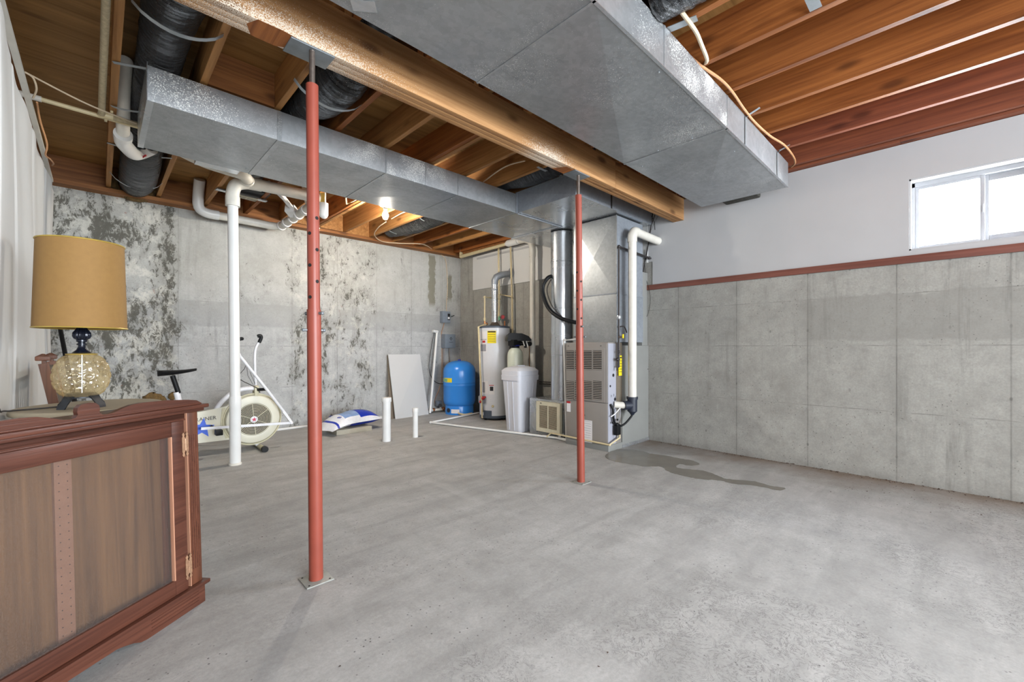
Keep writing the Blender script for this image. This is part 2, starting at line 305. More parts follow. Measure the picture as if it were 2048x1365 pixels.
# ---------------------------------------------------------------- mesh building
class MB:
    def __init__(s): s.v = []; s.f = []; s.mi = []; s.cur = 0
    def add(s, vs, fs):
        k = len(s.v); s.v += [Vector(v) for v in vs]; s.f += [tuple(i+k for i in f) for f in fs]; s.mi += [s.cur]*len(fs); return s
    def box(s, x0, x1, y0, y1, z0, z1):
        if x0 > x1: x0, x1 = x1, x0
        if y0 > y1: y0, y1 = y1, y0
        if z0 > z1: z0, z1 = z1, z0
        return s.add([(x, y, z) for z in (z0, z1) for y in (y0, y1) for x in (x0, x1)], [(0, 2, 3, 1), (4, 5, 7, 6), (0, 1, 5, 4), (2, 6, 7, 3), (0, 4, 6, 2), (1, 3, 7, 5)])
    def bbox(s, x0, x1, y0, y1, z0, z1, b):                    # box with chamfered edges
        bm = bmesh.new(); bmesh.ops.create_cube(bm, size=1)
        for v in bm.verts: v.co = Vector(((x0+x1)/2+v.co.x*abs(x1-x0), (y0+y1)/2+v.co.y*abs(y1-y0), (z0+z1)/2+v.co.z*abs(z1-z0)))
        bmesh.ops.bevel(bm, geom=bm.edges[:], offset=b, segments=2, affect='EDGES', profile=.6); bm.verts.index_update()
        s.add([v.co.copy() for v in bm.verts], [tuple(v.index for v in f.verts) for f in bm.faces]); bm.free(); return s
    def hexa(s, p): return s.add(p, [(0, 3, 2, 1), (4, 5, 6, 7), (0, 1, 5, 4), (1, 2, 6, 5), (2, 3, 7, 6), (3, 0, 4, 7)])
    def bar(s, a, b, w, h, up=(0, 0, 1)):                      # rectangular bar from a to b
        a = Vector(a); b = Vector(b); d = (b-a).normalized(); u = Vector(up)
        if abs(d.dot(u)) > .98: u = Vector((1, 0, 0))
        sd = d.cross(u).normalized(); u = sd.cross(d).normalized(); q = [sd*(w/2)*i+u*(h/2)*j for i, j in ((-1, -1), (1, -1), (1, 1), (-1, 1))]
        return s.hexa([a+x for x in q]+[b+x for x in q])
    def tube(s, pts, r, n=16, cap=True, smooth=0):
        P = [Vector(p) for p in pts]
        if smooth:
            Q = []
            for i in range(len(P)-1):
                p0, p1, p2, p3 = P[max(i-1, 0)], P[i], P[i+1], P[min(i+2, len(P)-1)]
                for k in range(smooth):
                    t = k/smooth; Q.append(.5*((2*p1)+(p2-p0)*t+(2*p0-5*p1+4*p2-p3)*t*t+(3*p1-p0-3*p2+p3)*t**3))
            Q.append(P[-1]); P = Q
        rs = r if isinstance(r, (list, tuple)) else [r]*len(P)
        if len(rs) != len(P): rs = [rs[min(int(i*(len(rs)-1)/(len(P)-1)), len(rs)-1)] for i in range(len(P))]
        vs, prev = [], None
        for i, p in enumerate(P):
            d = (P[min(i+1, len(P)-1)]-P[max(i-1, 0)]).normalized()
            if prev is None: u = d.orthogonal().normalized()
            else:
                u = prev-d*prev.dot(d); u = u.normalized() if u.length > 1e-6 else d.orthogonal().normalized()
            prev = u; w = d.cross(u)
            k = 1.0
            if 0 < i < len(P)-1:
                c = (P[i]-P[i-1]).normalized().dot((P[i+1]-P[i]).normalized()); k = min(1/max(math.sqrt(max((1+c)/2, .05)), .3), 1.35) if not smooth else 1
            for j in range(n):
                a = 2*PI*j/n; vs.append(p+(u*math.cos(a)+w*math.sin(a))*rs[i]*(k if k < 1.3 else 1.2))
        fs = [(i*n+j, i*n+(j+1) % n, (i+1)*n+(j+1) % n, (i+1)*n+j) for i in range(len(P)-1) for j in range(n)]
        if cap: fs += [tuple(range(n))[::-1], tuple((len(P)-1)*n+j for j in range(n))]
        return s.add(vs, fs)
    def lathe(s, prof, c=(0, 0, 0), axis=(0, 0, 1), n=32, cap=True, fn=None):
        c = Vector(c); a = Vector(axis).normalized(); u = a.orthogonal().normalized() if abs(a.z) < .99 else Vector((1, 0, 0)); w = a.cross(u); vs = []
        for (r, h) in prof:
            for j in range(n):
                t = 2*PI*j/n; q = r*(fn(t, h) if fn else 1); vs.append(c+a*h+(u*math.cos(t)+w*math.sin(t))*q)
        m = len(prof); fs = [(i*n+j, i*n+(j+1) % n, (i+1)*n+(j+1) % n, (i+1)*n+j) for i in range(m-1) for j in range(n)]
        if cap: fs += [tuple(range(n))[::-1], tuple((m-1)*n+j for j in range(n))]
        return s.add(vs, fs)
    def ring(s, c, axis, R, r, n=40, m=6):
        c = Vector(c); a = Vector(axis).normalized(); u = a.orthogonal().normalized(); w = a.cross(u); vs = []
        for i in range(n):
            t = 2*PI*i/n; d = u*math.cos(t)+w*math.sin(t)
            for j in range(m): q = 2*PI*j/m; vs.append(c+d*(R+r*math.cos(q))+a*r*math.sin(q))
        return s.add(vs, [(i*m+j, i*m+(j+1) % m, ((i+1) % n)*m+(j+1) % m, ((i+1) % n)*m+j) for i in range(n) for j in range(m)])
    def prism(s, poly, o, ux, uy, depth):                      # polygon in plane (o, ux, uy) extruded by vector depth
        o = Vector(o); ux = Vector(ux); uy = Vector(uy); d = Vector(depth); n = len(poly)
        vs = [o+ux*x+uy*y for x, y in poly]; vs += [v+d for v in vs]
        return s.add(vs, [tuple(range(n))[::-1], tuple(range(n, 2*n))]+[(i, (i+1) % n, n+(i+1) % n, n+i) for i in range(n)])
    def ball(s, c, r, n=14, sz=(1, 1, 1)):
        c = Vector(c); return s.add(*_sph(c, r, n, sz))
def _sph(c, r, n, sz):
    vs = []; m = n//2
    for i in range(m+1):
        t = PI*i/m
        for j in range(n): a = 2*PI*j/n; vs.append(c+Vector((math.sin(t)*math.cos(a)*sz[0], math.sin(t)*math.sin(a)*sz[1], math.cos(t)*sz[2]))*r)
    return vs, [(i*n+j, (i+1)*n+j, (i+1)*n+(j+1) % n, i*n+(j+1) % n) for i in range(m) for j in range(n)]
def obj(name, mb, mat, parent=None, local=False, angle=35, flat=False):
    me = bpy.data.meshes.new(name)
    if parent is None and not local:
        xs = [v.x for v in mb.v]; ys = [v.y for v in mb.v]; zs = [v.z for v in mb.v]
        org = Vector(((min(xs)+max(xs))/2, (min(ys)+max(ys))/2, min(zs)))
    elif local: org = Vector((0, 0, 0))
    else:
        org = Vector((0, 0, 0)); q = parent
        while q: org += q.location; q = q.parent
    me.from_pydata([tuple(v-org) for v in mb.v], [], mb.f)
    mats = mat if isinstance(mat, (list, tuple)) else [mat]
    for x in mats: me.materials.append(M[x] if isinstance(x, str) else x)
    if len(mats) > 1: me.polygons.foreach_set('material_index', mb.mi)
    me.validate(); bm = bmesh.new(); bm.from_mesh(me); bmesh.ops.recalc_face_normals(bm, faces=bm.faces[:]); bm.to_mesh(me); bm.free()
    if not flat:
        me.polygons.foreach_set('use_smooth', [True]*len(me.polygons)); me.set_sharp_from_angle(angle=math.radians(angle))
    o = bpy.data.objects.new(name, me); COL.objects.link(o)
    if parent: o.parent = parent
    elif not local: o.location = org
    return o
def tag(o, label=None, cat=None, group=None, kind=None):
    if label: o['label'] = label
    if cat: o['category'] = cat
    if group: o['group'] = group
    if kind: o['kind'] = kind
    return o
def thing(name, label, cat, loc, rot=(0, 0, 0), group=None):
    o = bpy.data.objects.new(name, None); COL.objects.link(o); o.location = loc; o.rotation_euler = rot; o.empty_display_size = .1
    return tag(o, label, cat, group)
def letters(name, c, mt):
    t = bpy.data.objects.new('t', c); COL.objects.link(t); bpy.context.view_layer.update()
    me = bpy.data.meshes.new_from_object(t.evaluated_get(bpy.context.evaluated_depsgraph_get())); bpy.data.objects.remove(t)
    me.materials.clear(); me.materials.append(mt); o = bpy.data.objects.new(name, me); COL.objects.link(o); return o
def text(name, s, size, loc, xdir, ydir, mat, parent, depth=.0004):
    c = bpy.data.curves.new(name, 'FONT'); c.body = s; c.size = size; c.extrude = depth; c.align_x = 'CENTER'; c.align_y = 'CENTER'; c.resolution_u = 2
    o = letters(name, c, M[mat])
    x = Vector(xdir).normalized(); y = Vector(ydir).normalized(); z = x.cross(y); m = Matrix((x, y, z)).transposed().to_4x4()
    q = Vector((0, 0, 0)); p = parent
    while p: q += p.location; p = p.parent
    m.translation = Vector(loc)-q; o.matrix_local = m; o.parent = parent; return o
B = lambda *a: MB().box(*a)
# ================================================================ THE SHELL
XL, XW, YB, YF = -.42, 4.74, 6.25, -7.0
fl = tag(obj('floor', B(-.95, 4.95, YF, 6.45, -.12, 0), 'floor', local=True), kind='structure')
wb = tag(obj('wall_back', B(-.6, 4.95, YB, 6.45, 0, 2.725), 'wall_b', local=True), kind='structure')
W0, W1, WZ0, WZ1 = -.57, .254, 1.895, 2.473                     # window opening in the right wall
m = MB(); m.box(XW, 4.95, W1, YB, 0, 2.77); m.box(XW, 4.95, YF, W0, 0, 2.77); m.box(XW, 4.95, W0, W1, 0, WZ0); m.box(XW, 4.95, W0, W1, WZ1, 2.77)
wr = tag(obj('wall_right', m, 'wall_r', local=True), kind='structure')
m = MB(); x0 = XW-.008
for a in ((x0, XW, W1, 2.49, 1.855, 2.772), (x0, XW, YF, W0, 1.855, 2.772), (x0, XW, W0, W1, 1.855, WZ0), (x0, XW, W0, W1, WZ1, 2.772), (x0, XW, 2.49, 2.7, 2.13, 2.76)): m.box(*a)
obj('painted_board', m, 'white', wr, flat=True)
m = MB(); m.hexa([(4.722, 2.55, 2.125), (XW, 2.55, 2.125), (XW, 5.87, 2.11), (4.722, 5.87, 2.11), (4.722, 2.55, 2.74), (XW, 2.55, 2.74), (XW, 5.87, 2.69), (4.722, 5.87, 2.69)])
obj('insulation_board', m, 'blanket', wr, flat=True)
obj('board_batten', B(4.712, 4.722, 4.0, 5.75, 2.63, 2.66), 'white', wr, flat=True)
tr = tag(obj('trim_1', MB().bbox(4.715, XW-.001, YF, 2.64, 1.793, 1.853, .003), 'trim', local=True), kind='structure')
# left wall: concrete behind, white faced insulation blanket hung in front of it
wl = tag(obj('wall_left', MB().box(-.6, XL, 2.6, 6.25, 0, 2.73).box(-.95, -.8, YF, 2.6, 0, 2.73).box(-.8, -.6, 2.45, 2.6, 0, 2.73), 'white', local=True), kind='structure')
m = MB(); ny, nz = 90, 24; vs = []
for i in range(ny+1):
    y = 2.52+(5.62-2.52)*i/ny
    for j in range(nz+1):
        z = 2.57*j/nz
        b = .007*math.sin(y*5.3)+.003*math.sin(y*13+z*2)+.010*math.sin(z*2.2+y*1.5)-.02*max(0, math.exp(-((y-3.95)/.018)**2))-.02*math.exp(-((y-4.75)/.02)**2)-.02*math.exp(-((y-3.1)/.018)**2)
        edge = -.05*max(0, (z-2.45)/.12)**2
        vs.append((-.285+b+edge-(.03 if i == 0 else 0)-.03*max(0, (y-5.45)/.17), y, z+(0 if j else .0)))
m.add(vs, [(i*(nz+1)+j, (i+1)*(nz+1)+j, (i+1)*(nz+1)+j+1, i*(nz+1)+j+1) for i in range(ny) for j in range(nz)])
k = len(m.v); m.add([(XL, v[1], v[2]) for v in vs], [(i*(nz+1)+j, i*(nz+1)+j+1, (i+1)*(nz+1)+j+1, (i+1)*(nz+1)+j) for i in range(ny) for j in range(nz)])
for i in range(ny): a = i*(nz+1)+nz; b_ = a+nz+1; m.f.append((a, b_, b_+k, a+k)); m.mi.append(0)
for j in range(nz): a = ny*(nz+1)+j; m.f.append((a, a+1, a+1+k, a+k)); m.mi.append(0); a = j; m.f.append((a, a+k, a+1+k, a+1)); m.mi.append(0)
obj('insulation_blanket', m, 'blanket', wl, angle=80)
obj('batten', MB().box(-.31, -.285, 2.6, 5.5, 2.56, 2.585), 'pvcd', wl, flat=True)
tag(obj('baseboard_back', MB().tube([(.9, 6.23, .016), (4.05, 6.235, .016)], .016, 8), 'pvc', local=True), kind='structure')
# window
win = tag(bpy.data.objects.new('window_1', None), kind='structure'); COL.objects.link(win); win.location = (XW, (W0+W1)/2, WZ0)
m = MB(); t = .012
m.box(XW, 4.95, W1-t, W1, WZ0, WZ1).box(XW, 4.95, W0, W0+t, WZ0, WZ1).box(XW, 4.95, W0, W1, WZ0, WZ0+t).box(XW, 4.95, W0, W1, WZ1-t, WZ1)
obj('reveal', m, 'white', win, flat=True)
def sash(y0, y1, x, w, nm, parent):
    m = MB(); z0, z1 = WZ0+.022, WZ1-.04
    m.bbox(x, x+.03, y0, y0+w, z0, z1, .003).bbox(x, x+.03, y1-w, y1, z0, z1, .003).bbox(x, x+.03, y0+w, y1-w, z0, z0+w, .003).bbox(x, x+.03, y0+w, y1-w, z1-w, z1, .003)
    f = obj(nm, m, 'frame', parent); obj('pane', B(x+.013, x+.017, y0+w, y1-w, z0+w, z1-w), 'pane', f, flat=True); return f
m = MB(); x = 4.84
m.box(x, x+.09, W1-.03, W1-t, WZ0+t, WZ1-t).box(x, x+.09, W0+t, W0+.03, WZ0+t, WZ1-t).box(x, x+.09, W0, W1, WZ0+t, WZ0+.025).box(x, x+.09, W0, W1, WZ1-.045, WZ1-t)
obj('window_frame', m, 'frame', win, flat=True)
s1 = sash(-.165, W1-.03, 4.85, .026, 'sash', win); s2 = sash(W0+.03, -.135, 4.885, .052, 'sash', win)
obj('latch', MB().bbox(4.838, 4.85, -.158, -.148, 2.14, 2.20, .002), 'frame', s1)
# ================================================================ CEILING: subfloor sheets, joists, rim, sill, blocking
ce = tag(obj('ceiling', MB().box(-.6, 4.95, YF, 6.45, 3.04, 3.08).box(4.80, 4.95, YF, 6.45, 2.76, 3.04).box(-.6, 4.8, 6.3, 6.45, 2.71, 3.04).box(-.6, -.5, 2.5, 6.3, 2.72, 3.04).box(-.95, -.6, YF, 2.6, 2.72, 3.08), 'ply', local=True), kind='structure')
for i in range(3):
    for j in range(12):
        x0 = -.6+2.44*i-(1.2 if j % 2 else 0); x1 = x0+2.436; y0 = YF+1.22*j; y1 = y0+1.216
        x0 = max(x0, -.6); x1 = min(x1, 4.95); y1 = min(y1, 6.45)
        if x1-x0 > .05: obj('plywood_sheet', B(x0, x1, y0, y1, 3.02, 3.04), 'ply', ce, flat=True)
JX = [.055, .46, .885, 1.305, 1.715, 2.125, 2.55, 2.95, 3.36, 3.745, 4.12, 4.555]; JR = [1.79, 2.147, 2.555, 2.945, 3.36, 3.74, 4.125, 4.57]
for i, x in enumerate(JX):
    obj('joist', B(x, x+.038, 2.12, 6.21, 2.782, 3.02), ('jA', 'jA', 'jA', 'jB', 'jA', 'jB')[i % 6], ce, flat=True)
for i, x in enumerate([.095, .5, .925, 1.35]+JR):
    obj('joist', B(x, x+.038, YF, 2.22 if i < 5 else 2.105, 2.782, 3.02), 'jC' if x > 3.8 else 'jB', ce, flat=True)
obj('rim_board', B(-.42, XW, 6.21, 6.248, 2.767, 3.02), 'jX', ce, flat=True)
obj('sill_plate', B(-.42, XW, 6.11, 6.3, 2.7252, 2.767), 'jX', ce, flat=True)
obj('rim_board', B(4.70, 4.738, YF, 6.2, 2.80, 3.02), 'jC', ce, flat=True)
obj('rim_board', B(-.42, -.385, 2.6, 6.2, 2.732, 3.02), 'jX', ce, flat=True)
for y0, y1 in ((YF, -.9), (-.895, .30), (.302, 1.35)): obj('sill_plate', B(4.665, 4.76, y0, y1, 2.776, 2.80), 'jC', ce, flat=True)
obj('sill_plate', B(4.60, 4.76, 2.3, 6.1, 2.742, 2.782), 'jX', ce, flat=True)
obj('blocking', B(.498, .884, 3.295, 3.33, 2.785, 2.93), 'jX', ce, flat=True)
obj('blocking', B(.498, .884, 3.297, 3.33, 2.933, 3.018), 'jX', ce, flat=True)
for x, y in ((2.163, 6.15), (1.753, 6.15), (2.588, 6.17)): obj('blocking', B(x, x+.38, y, y+.04, 2.785, 3.018), 'jA', ce, flat=True)
obj('furring_strip', B(2.163, 2.2, 2.3, 6.1, 2.775, 2.782), 'jA', ce, flat=True)
# ---------------------------------------------------------------- beam
bm_ = thing('support_beam', 'long built-up timber ceiling beam resting on two red steel posts', 'beam', (2, 2.17, 2.54))
jx = ony(1231, 380, 2.112).x
for y0, x0, x1 in ((2.112, -.7, jx), (2.112, jx+.002, 4.738), (2.154, -.7, 4.738), (2.196, -.7, 4.738)):
    obj('plank', MB().bbox(x0, x1, y0, y0+.0395, 2.54, 2.78, .0025), 'beam', bm_)
# splintered notch beside the first post head
obj('notch_patch', MB().prism([(.50, 2.108), (.60, 2.104), (.66, 2.112), (.665, 2.2), (.60, 2.238), (.5, 2.236), (.47, 2.17)], (0, 0, 2.5392), (1, 0, 0), (0, 1, 0), (0, 0, .0006)), 'jB', bm_)
obj('notch_patch', MB().prism([(2.66, 2.13), (2.78, 2.13), (2.78, 2.235), (2.60, 2.235)], (0, 0, 2.5392), (1, 0, 0), (0, 1, 0), (0, 0, .0006)), 'jB', bm_)
# ================================================================ DUCTWORK
def cross_panel(mb, x0, x1, y0, y1, z, dz):                     # sheet with the X-shaped cross-break pressed into it
    c = ((x0+x1)/2, (y0+y1)/2, z-dz); mb.add([(x0, y0, z), (x1, y0, z), (x1, y1, z), (x0, y1, z), c], [(0, 1, 4), (1, 2, 4), (2, 3, 4), (3, 0, 4)])
def duct_x(root, x0, x1, y0, y1, z0, z1, mats=('galv', 'galvs'), dz=.006):
    m = MB(); cross_panel(m, x0, x1, y0, y1, z0, dz); m.cur = 1
    m.add([(x0, y0, z0), (x1, y0, z0), (x1, y0, z1), (x0, y0, z1)], [(0, 1, 2, 3)]); m.add([(x0, y1, z0), (x1, y1, z0), (x1, y1, z1), (x0, y1, z1)], [(0, 1, 2, 3)])
    m.add([(x0, y0, z1), (x1, y0, z1), (x1, y1, z1), (x0, y1, z1)], [(0, 1, 2, 3)])
    for x in (x0, x1): m.add([(x, y0, z0), (x, y1, z0), (x, y1, z1), (x, y0, z1)], [(0, 1, 2, 3)])
    return obj('duct_section', m, list(mats), root, flat=True)
def cleat_x(root, x, y0, y1, z0, z1, w=.018, t=.003, mat='galv'):  # drive cleat round one joint
    m = MB().box(x-w/2, x+w/2, y0-t, y1+t, z0-t-.001, z0-.0005).box(x-w/2, x+w/2, y0-t, y0-.0005, z0, z1).box(x-w/2, x+w/2, y1, y1+t, z0, z1); return obj('cleat', m, mat, root, flat=True)
def screws(root, pts, ax=(0, 0, -1)):
    for p in pts: obj('screw', MB().lathe([(.006, 0), (.006, .003), (.003, .005)], p, ax, 8), 'strap', root)
big = thing('return_air_duct', 'wide galvanized duct hanging beside the timber beam', 'duct', (2.1, 1.42, 2.55))
by0, by1, bz0, bz1 = 1.035, 1.80, 2.55, 2.765
for a, b in ((-.6, 1.478), (1.482, 2.966), (2.97, 4.45)): duct_x(big, a, b, by0, by1, bz0, bz1, dz=.022)
for x in (1.48, 2.968): cleat_x(big, x, by0, by1, bz0, bz1, .012, .003, 'galvs')
obj('cleat', B(2.085, 2.10, by0-.003, by0, bz0, bz1), 'galvs', big, flat=True)
obj('flange', B(-.6, 4.45, by0-.004, by0+.012, bz0-.004, bz0-.0005), 'galvl', big, flat=True)
screws(big, [(1.42, 1.06, 2.548), (1.33, 1.12, 2.546), (2.1, 1.07, 2.546), (2.93, 1.5, 2.545), (2.93, 1.25, 2.546), (3.35, 1.12, 2.547), (3.1, 1.72, 2.547), (3.95, 1.72, 2.547), (4.36, 1.1, 2.548), (.8, 1.66, 2.546)])
obj('end_gasket', MB().bbox(4.455, 4.62, 1.3, 1.62, 2.56, 2.66, .02), 'fibre', big)
obj('joint_tab', MB().prism([(-.05, -.03), (.05, -.03), (.05, .03), (-.05, .03)], (.80, 1.72, 2.5405), (.8, -.6, 0), (.6, .8, 0), (0, 0, .002)), 'galvl', big)
def strap_side(x, dx):                                          # hanger strap: joist face -> duct top edge -> down its side
    m = MB(); m.bar((x+dx, by0-.09, 2.79), (x+.02, by0-.012, 2.765), .022, .002); m.bar((x+.02, by0-.012, 2.765), (x, by0-.006, 2.745), .022, .002)
    m.box(x-.011, x+.011, by0-.007, by0-.004, bz0, 2.75); return m
for x in (3.31, 4.10): obj('hanger_strap', strap_side(x, .02), 'strap', big)
small = thing('supply_duct', 'long narrow galvanized duct crossing behind the red post', 'duct', (1.7, 3.69, 2.56))
sy0, sy1, sz0, sz1 = 3.285, 4.09, 2.56, 2.765
for a, b in ((.207, .91), (.915, 1.718), (1.722, 2.463), (2.467, 3.243)): duct_x(small, a, b, sy0, sy1, sz0, sz1, ('galv', 'galvs'))
for x in (.912, 1.72, 2.465, 3.235): cleat_x(small, x, sy0, sy1, sz0, sz1, .03 if x < 1 else .014, .003, 'galv')
obj('cleat', B(2.10, 2.112, sy0-.003, sy0, sz0, sz1), 'galvs', small, flat=True)
m = MB(); m.box(.203, .207, sy0-.004, sy1+.004, sz0-.004, sz1+.02); m.box(.207, .235, sy0-.004, sy1+.004, sz0-.004, sz0-.001); obj('end_cap', m, 'galvl', small, flat=True)
obj('takeoff_box', B(.56, .86, 4.09, 4.30, 2.60, 2.765), 'galvl', small, flat=True)
screws(small, [(.93, 3.6, 2.556), (.86, 3.98, 2.556), (1.0, 4.05, 2.556), (2.47, 3.4, 2.556), (2.47, 3.9, 2.556), (2.2, 3.34, 2.556), (1.72, 3.35, 2.556)])
trk = thing('plenum_duct_box', 'large square galvanized duct box above the furnace', 'duct', (4, 3.3, 2.56))
m = MB(); cross_panel(m, 3.25, 3.98, 2.49, 3.27, 2.56, .008); cross_panel(m, 3.984, 4.72, 2.49, 3.27, 2.56, .006); cross_panel(m, 3.25, 3.98, 3.274, 4.09, 2.56, .006); cross_panel(m, 3.984, 4.72, 3.274, 4.09, 2.56, .005)
obj('bottom_panel', m, 'galvl', trk, flat=True)
m = MB(); m.add([(3.25, 2.49, 2.56), (3.25, 3.285, 2.56), (3.25, 3.285, 2.77), (3.25, 2.49, 2.77), (3.242, 2.89, 2.665)], [(0, 1, 4), (1, 2, 4), (2, 3, 4), (3, 0, 4)]); obj('side_panel', m, 'galvd', trk, flat=True)
obj('side_panel', B(3.25, 4.72, 2.488, 2.49, 2.56, 2.775), 'galvd', trk, flat=True)
obj('side_panel', MB().box(3.25, 4.72, 4.09, 4.092, 2.56, 2.775).box(3.25, 3.252, 3.286, 4.09, 2.56, 2.775).box(3.25, 4.72, 2.49, 4.09, 2.772, 2.775), 'galv', trk, flat=True)
obj('corner_cleat', B(3.24, 3.252, 2.486, 2.50, 2.555, 2.775), 'galvd', trk, flat=True); obj('corner_cleat', B(3.236, 3.250, 3.275, 3.29, 2.555, 2.775), 'galvd', trk, flat=True)
obj('cleat', B(3.25, 4.0, 3.266, 3.278, 2.545, 2.556), 'galvd', trk, flat=True)
obj('cleat', B(3.94, 3.952, 3.27, 4.09, 2.548, 2.556), 'galvd', trk, flat=True)
obj('top_flange', B(3.235, 3.252, 2.48, 3.29, 2.772, 2.779), 'strap', trk, flat=True)
obj('hanger_strap', B(3.84, 3.862, 2.484, 2.487, 2.56, 2.78), 'wirek', trk, flat=True)
screws(trk, [(3.28, 2.52, 2.555), (3.28, 3.24, 2.555), (3.84, 2.52, 2.553), (3.9, 3.25, 2.553), (4.4, 2.6, 2.555)])
# round riser duct and filter box
rd = thing('round_return_duct', 'shiny round galvanized riser pipe beside the furnace', 'duct', (4.19, 3.43, .46))
for z0, z1, r in ((.46, 1.02, .137), (1.02, 1.60, .139), (1.60, 2.18, .137), (2.18, 2.545, .139)):
    obj('pipe_section', MB().lathe([(r, z0), (r, z1-.012), (r+.003, z1-.008), (r+.003, z1-.002), (r, z1)], (4.19, 3.43, 0), n=48, cap=False), 'galvl', rd)
screws(rd, [(4.05, 3.41, 1.62), (4.07, 3.36, 2.2), (4.05, 3.45, 2.2)], (-1, 0, 0))
fb = thing('filter_box', 'galvanized filter box with a beige louvered grille on the floor', 'vent', (4.1, 3.5, 0))
obj('housing', MB().bbox(3.99, 4.40, 3.23, 3.80, 0, .46, .01), 'galvl', fb)
gY0, gY1 = onx(1120, 840, 3.93).y, onx(1073, 840, 3.93).y
gz1, gz0 = onx(1120, 808, 3.93).z, onx(1120, 870.5, 3.93).z
m = MB(); m.bbox(3.935, 3.975, gY0, gY1, gz0, gz1, .004); 
fr = MB(); w = .045
fr.box(3.925, 3.94, gY0, gY1, gz0, gz0+w).box(3.925, 3.94, gY0, gY1, gz1-w, gz1).box(3.925, 3.94, gY0, gY0+w, gz0+w, gz1-w).box(3.925, 3.94, gY1-w, gY1, gz0+w, gz1-w).box(3.925, 3.94, (gY0+gY1)/2-.006, (gY0+gY1)/2+.006, gz0+w, gz1-w)
g = obj('grille_frame', fr, 'beige', fb, flat=True); obj('frame_body', m, 'beige', g); obj('filter', B(3.9335, 3.936, gY0+w, gY1-w, gz0+w, gz1-w), 'brownf', g, flat=True)
obj('latch_slot', B(3.922, 3.926, gY1-.09, gY1-.065, gz1-.024, gz1-.016), 'bpl', g, flat=True)
for i in range(22):
    z = gz0+w+.006+i*(gz1-gz0-2*w-.01)/21
    obj('slat', MB().hexa([(3.926, gY0+w, z), (3.933, gY0+w, z-.007), (3.933, gY1-w, z-.007), (3.926, gY1-w, z), (3.926, gY0+w, z+.0015), (3.933, gY0+w, z-.0055), (3.933, gY1-w, z-.0055), (3.926, gY1-w, z+.0015)]), 'beige', g, flat=True)
obj('side_flap', MB().bbox(3.94, 4.0, gY1+.002, gY1+.09, gz0-.02, gz1-.01, .012), 'galvl', fb)
# ================================================================ FLEXIBLE DUCTS
def flex(label, pts, rs, group='black flexible ducts between joists', ins=False, wob=.5):
    t = thing('flexible_duct', label, 'duct', pts[0]); P = [Vector(p) for p in pts]
    Q = []; N = 60
    for i in range(len(P)-1):
        p0, p1, p2, p3 = P[max(i-1, 0)], P[i], P[i+1], P[min(i+2, len(P)-1)]; L = max(3, int((p2-p1).length*N))
        for k in range(L):
            u = k/L; Q.append((.5*((2*p1)+(p2-p0)*u+(2*p0-5*p1+4*p2-p3)*u*u+(3*p1-p0-3*p2+p3)*u**3), rs[i]*(1-u)+rs[i+1]*u))
    Q.append((P[-1], rs[-1]))
    m = MB(); rad = [r*(1+.018*math.sin(i*2.6)+.012*rnd.uniform(-1, 1)) for i, (q, r) in enumerate(Q)]
    m.tube([q for q, r in Q], rad, 28)
    for v in m.v: v += Vector((rnd.uniform(-1, 1), rnd.uniform(-1, 1), rnd.uniform(-1, 1)))*.0012*wob
    obj('sleeve', m, 'film', t, angle=60); return t
def strap(t, a, b, sag, w=.024):
    a = Vector(a); b = Vector(b); m = MB(); n = 10; P = [a.lerp(b, i/n)-Vector((0, 0, sag*math.sin(PI*i/n)**.7 if 0 < i < n else 0)) for i in range(n+1)]
    sd = (b-a).cross(Vector((0, 0, 1))).normalized()*w/2; vs = []
    for p in P: vs += [p-sd, p+sd, p+sd+Vector((0, 0, .002)), p-sd+Vector((0, 0, .002))]
    m.add(vs, [(4*i+j, 4*i+(j+1) % 4, 4*i+4+(j+1) % 4, 4*i+4+j) for i in range(n) for j in range(4)]+[(0, 3, 2, 1), (4*n, 4*n+1, 4*n+2, 4*n+3)])
    return obj('strap', m, 'strap', t, angle=60)
f1 = flex('thick black flexible duct running beside the leftmost joist to back wall', [(.275, 1.9, 2.905), (.275, 2.22, 2.90), (.275, 2.5, 2.86), (.275, 3.05, 2.90), (.275, 3.7, 2.905), (.275, 4.1, 2.905), (.275, 4.5, 2.86), (.28, 5.2, 2.80), (.285, 5.7, 2.80), (.285, 6.16, 2.87)], [.11, .112, .14, .115, .11, .112, .13, .142, .142, .13])
strap(f1, onz(262, 0, 2.775), onz(447, 71, 2.775), .085, .03)
strap(f1, onz(226, 125, 2.775), onz(294, 138, 2.775), .0); strap(f1, onz(222, 212, 2.775), onz(283, 224, 2.772), .01); strap(f1, onz(214, 286, 2.775), onz(243, 295, 2.772), .0)
strap(f1, onz(272, 312, 2.74), onz(344, 317, 2.777), .0, .02); strap(f1, onz(219, 344, 2.775), onz(325, 367, 2.775), .115, .02)
m = MB(); 
for k in range(26):
    a = PI+PI*k/25; m.bar((.285+.15*math.cos(a), 6.16, 2.87+.15*math.sin(a)), (.285+(.185+rnd.uniform(-.02, .02))*math.cos(a), 6.20, 2.87+.165*math.sin(a)), .035, .02)
obj('torn_insulation', m, 'foam', f1)
f2 = flex('short black flexible duct behind the head of the larger red post', [(1.115, 1.3, 2.90), (1.115, 2.1, 2.90), (1.115, 2.32, 2.885), (1.115, 2.7, 2.84), (1.115, 3.02, 2.855), (1.115, 3.3, 2.90), (1.11, 3.7, 2.90)], [.108, .108, .125, .15, .145, .112, .108]); strap(f2, onz(588, 158, 2.775), onz(722, 211, 2.775), .10, .028)
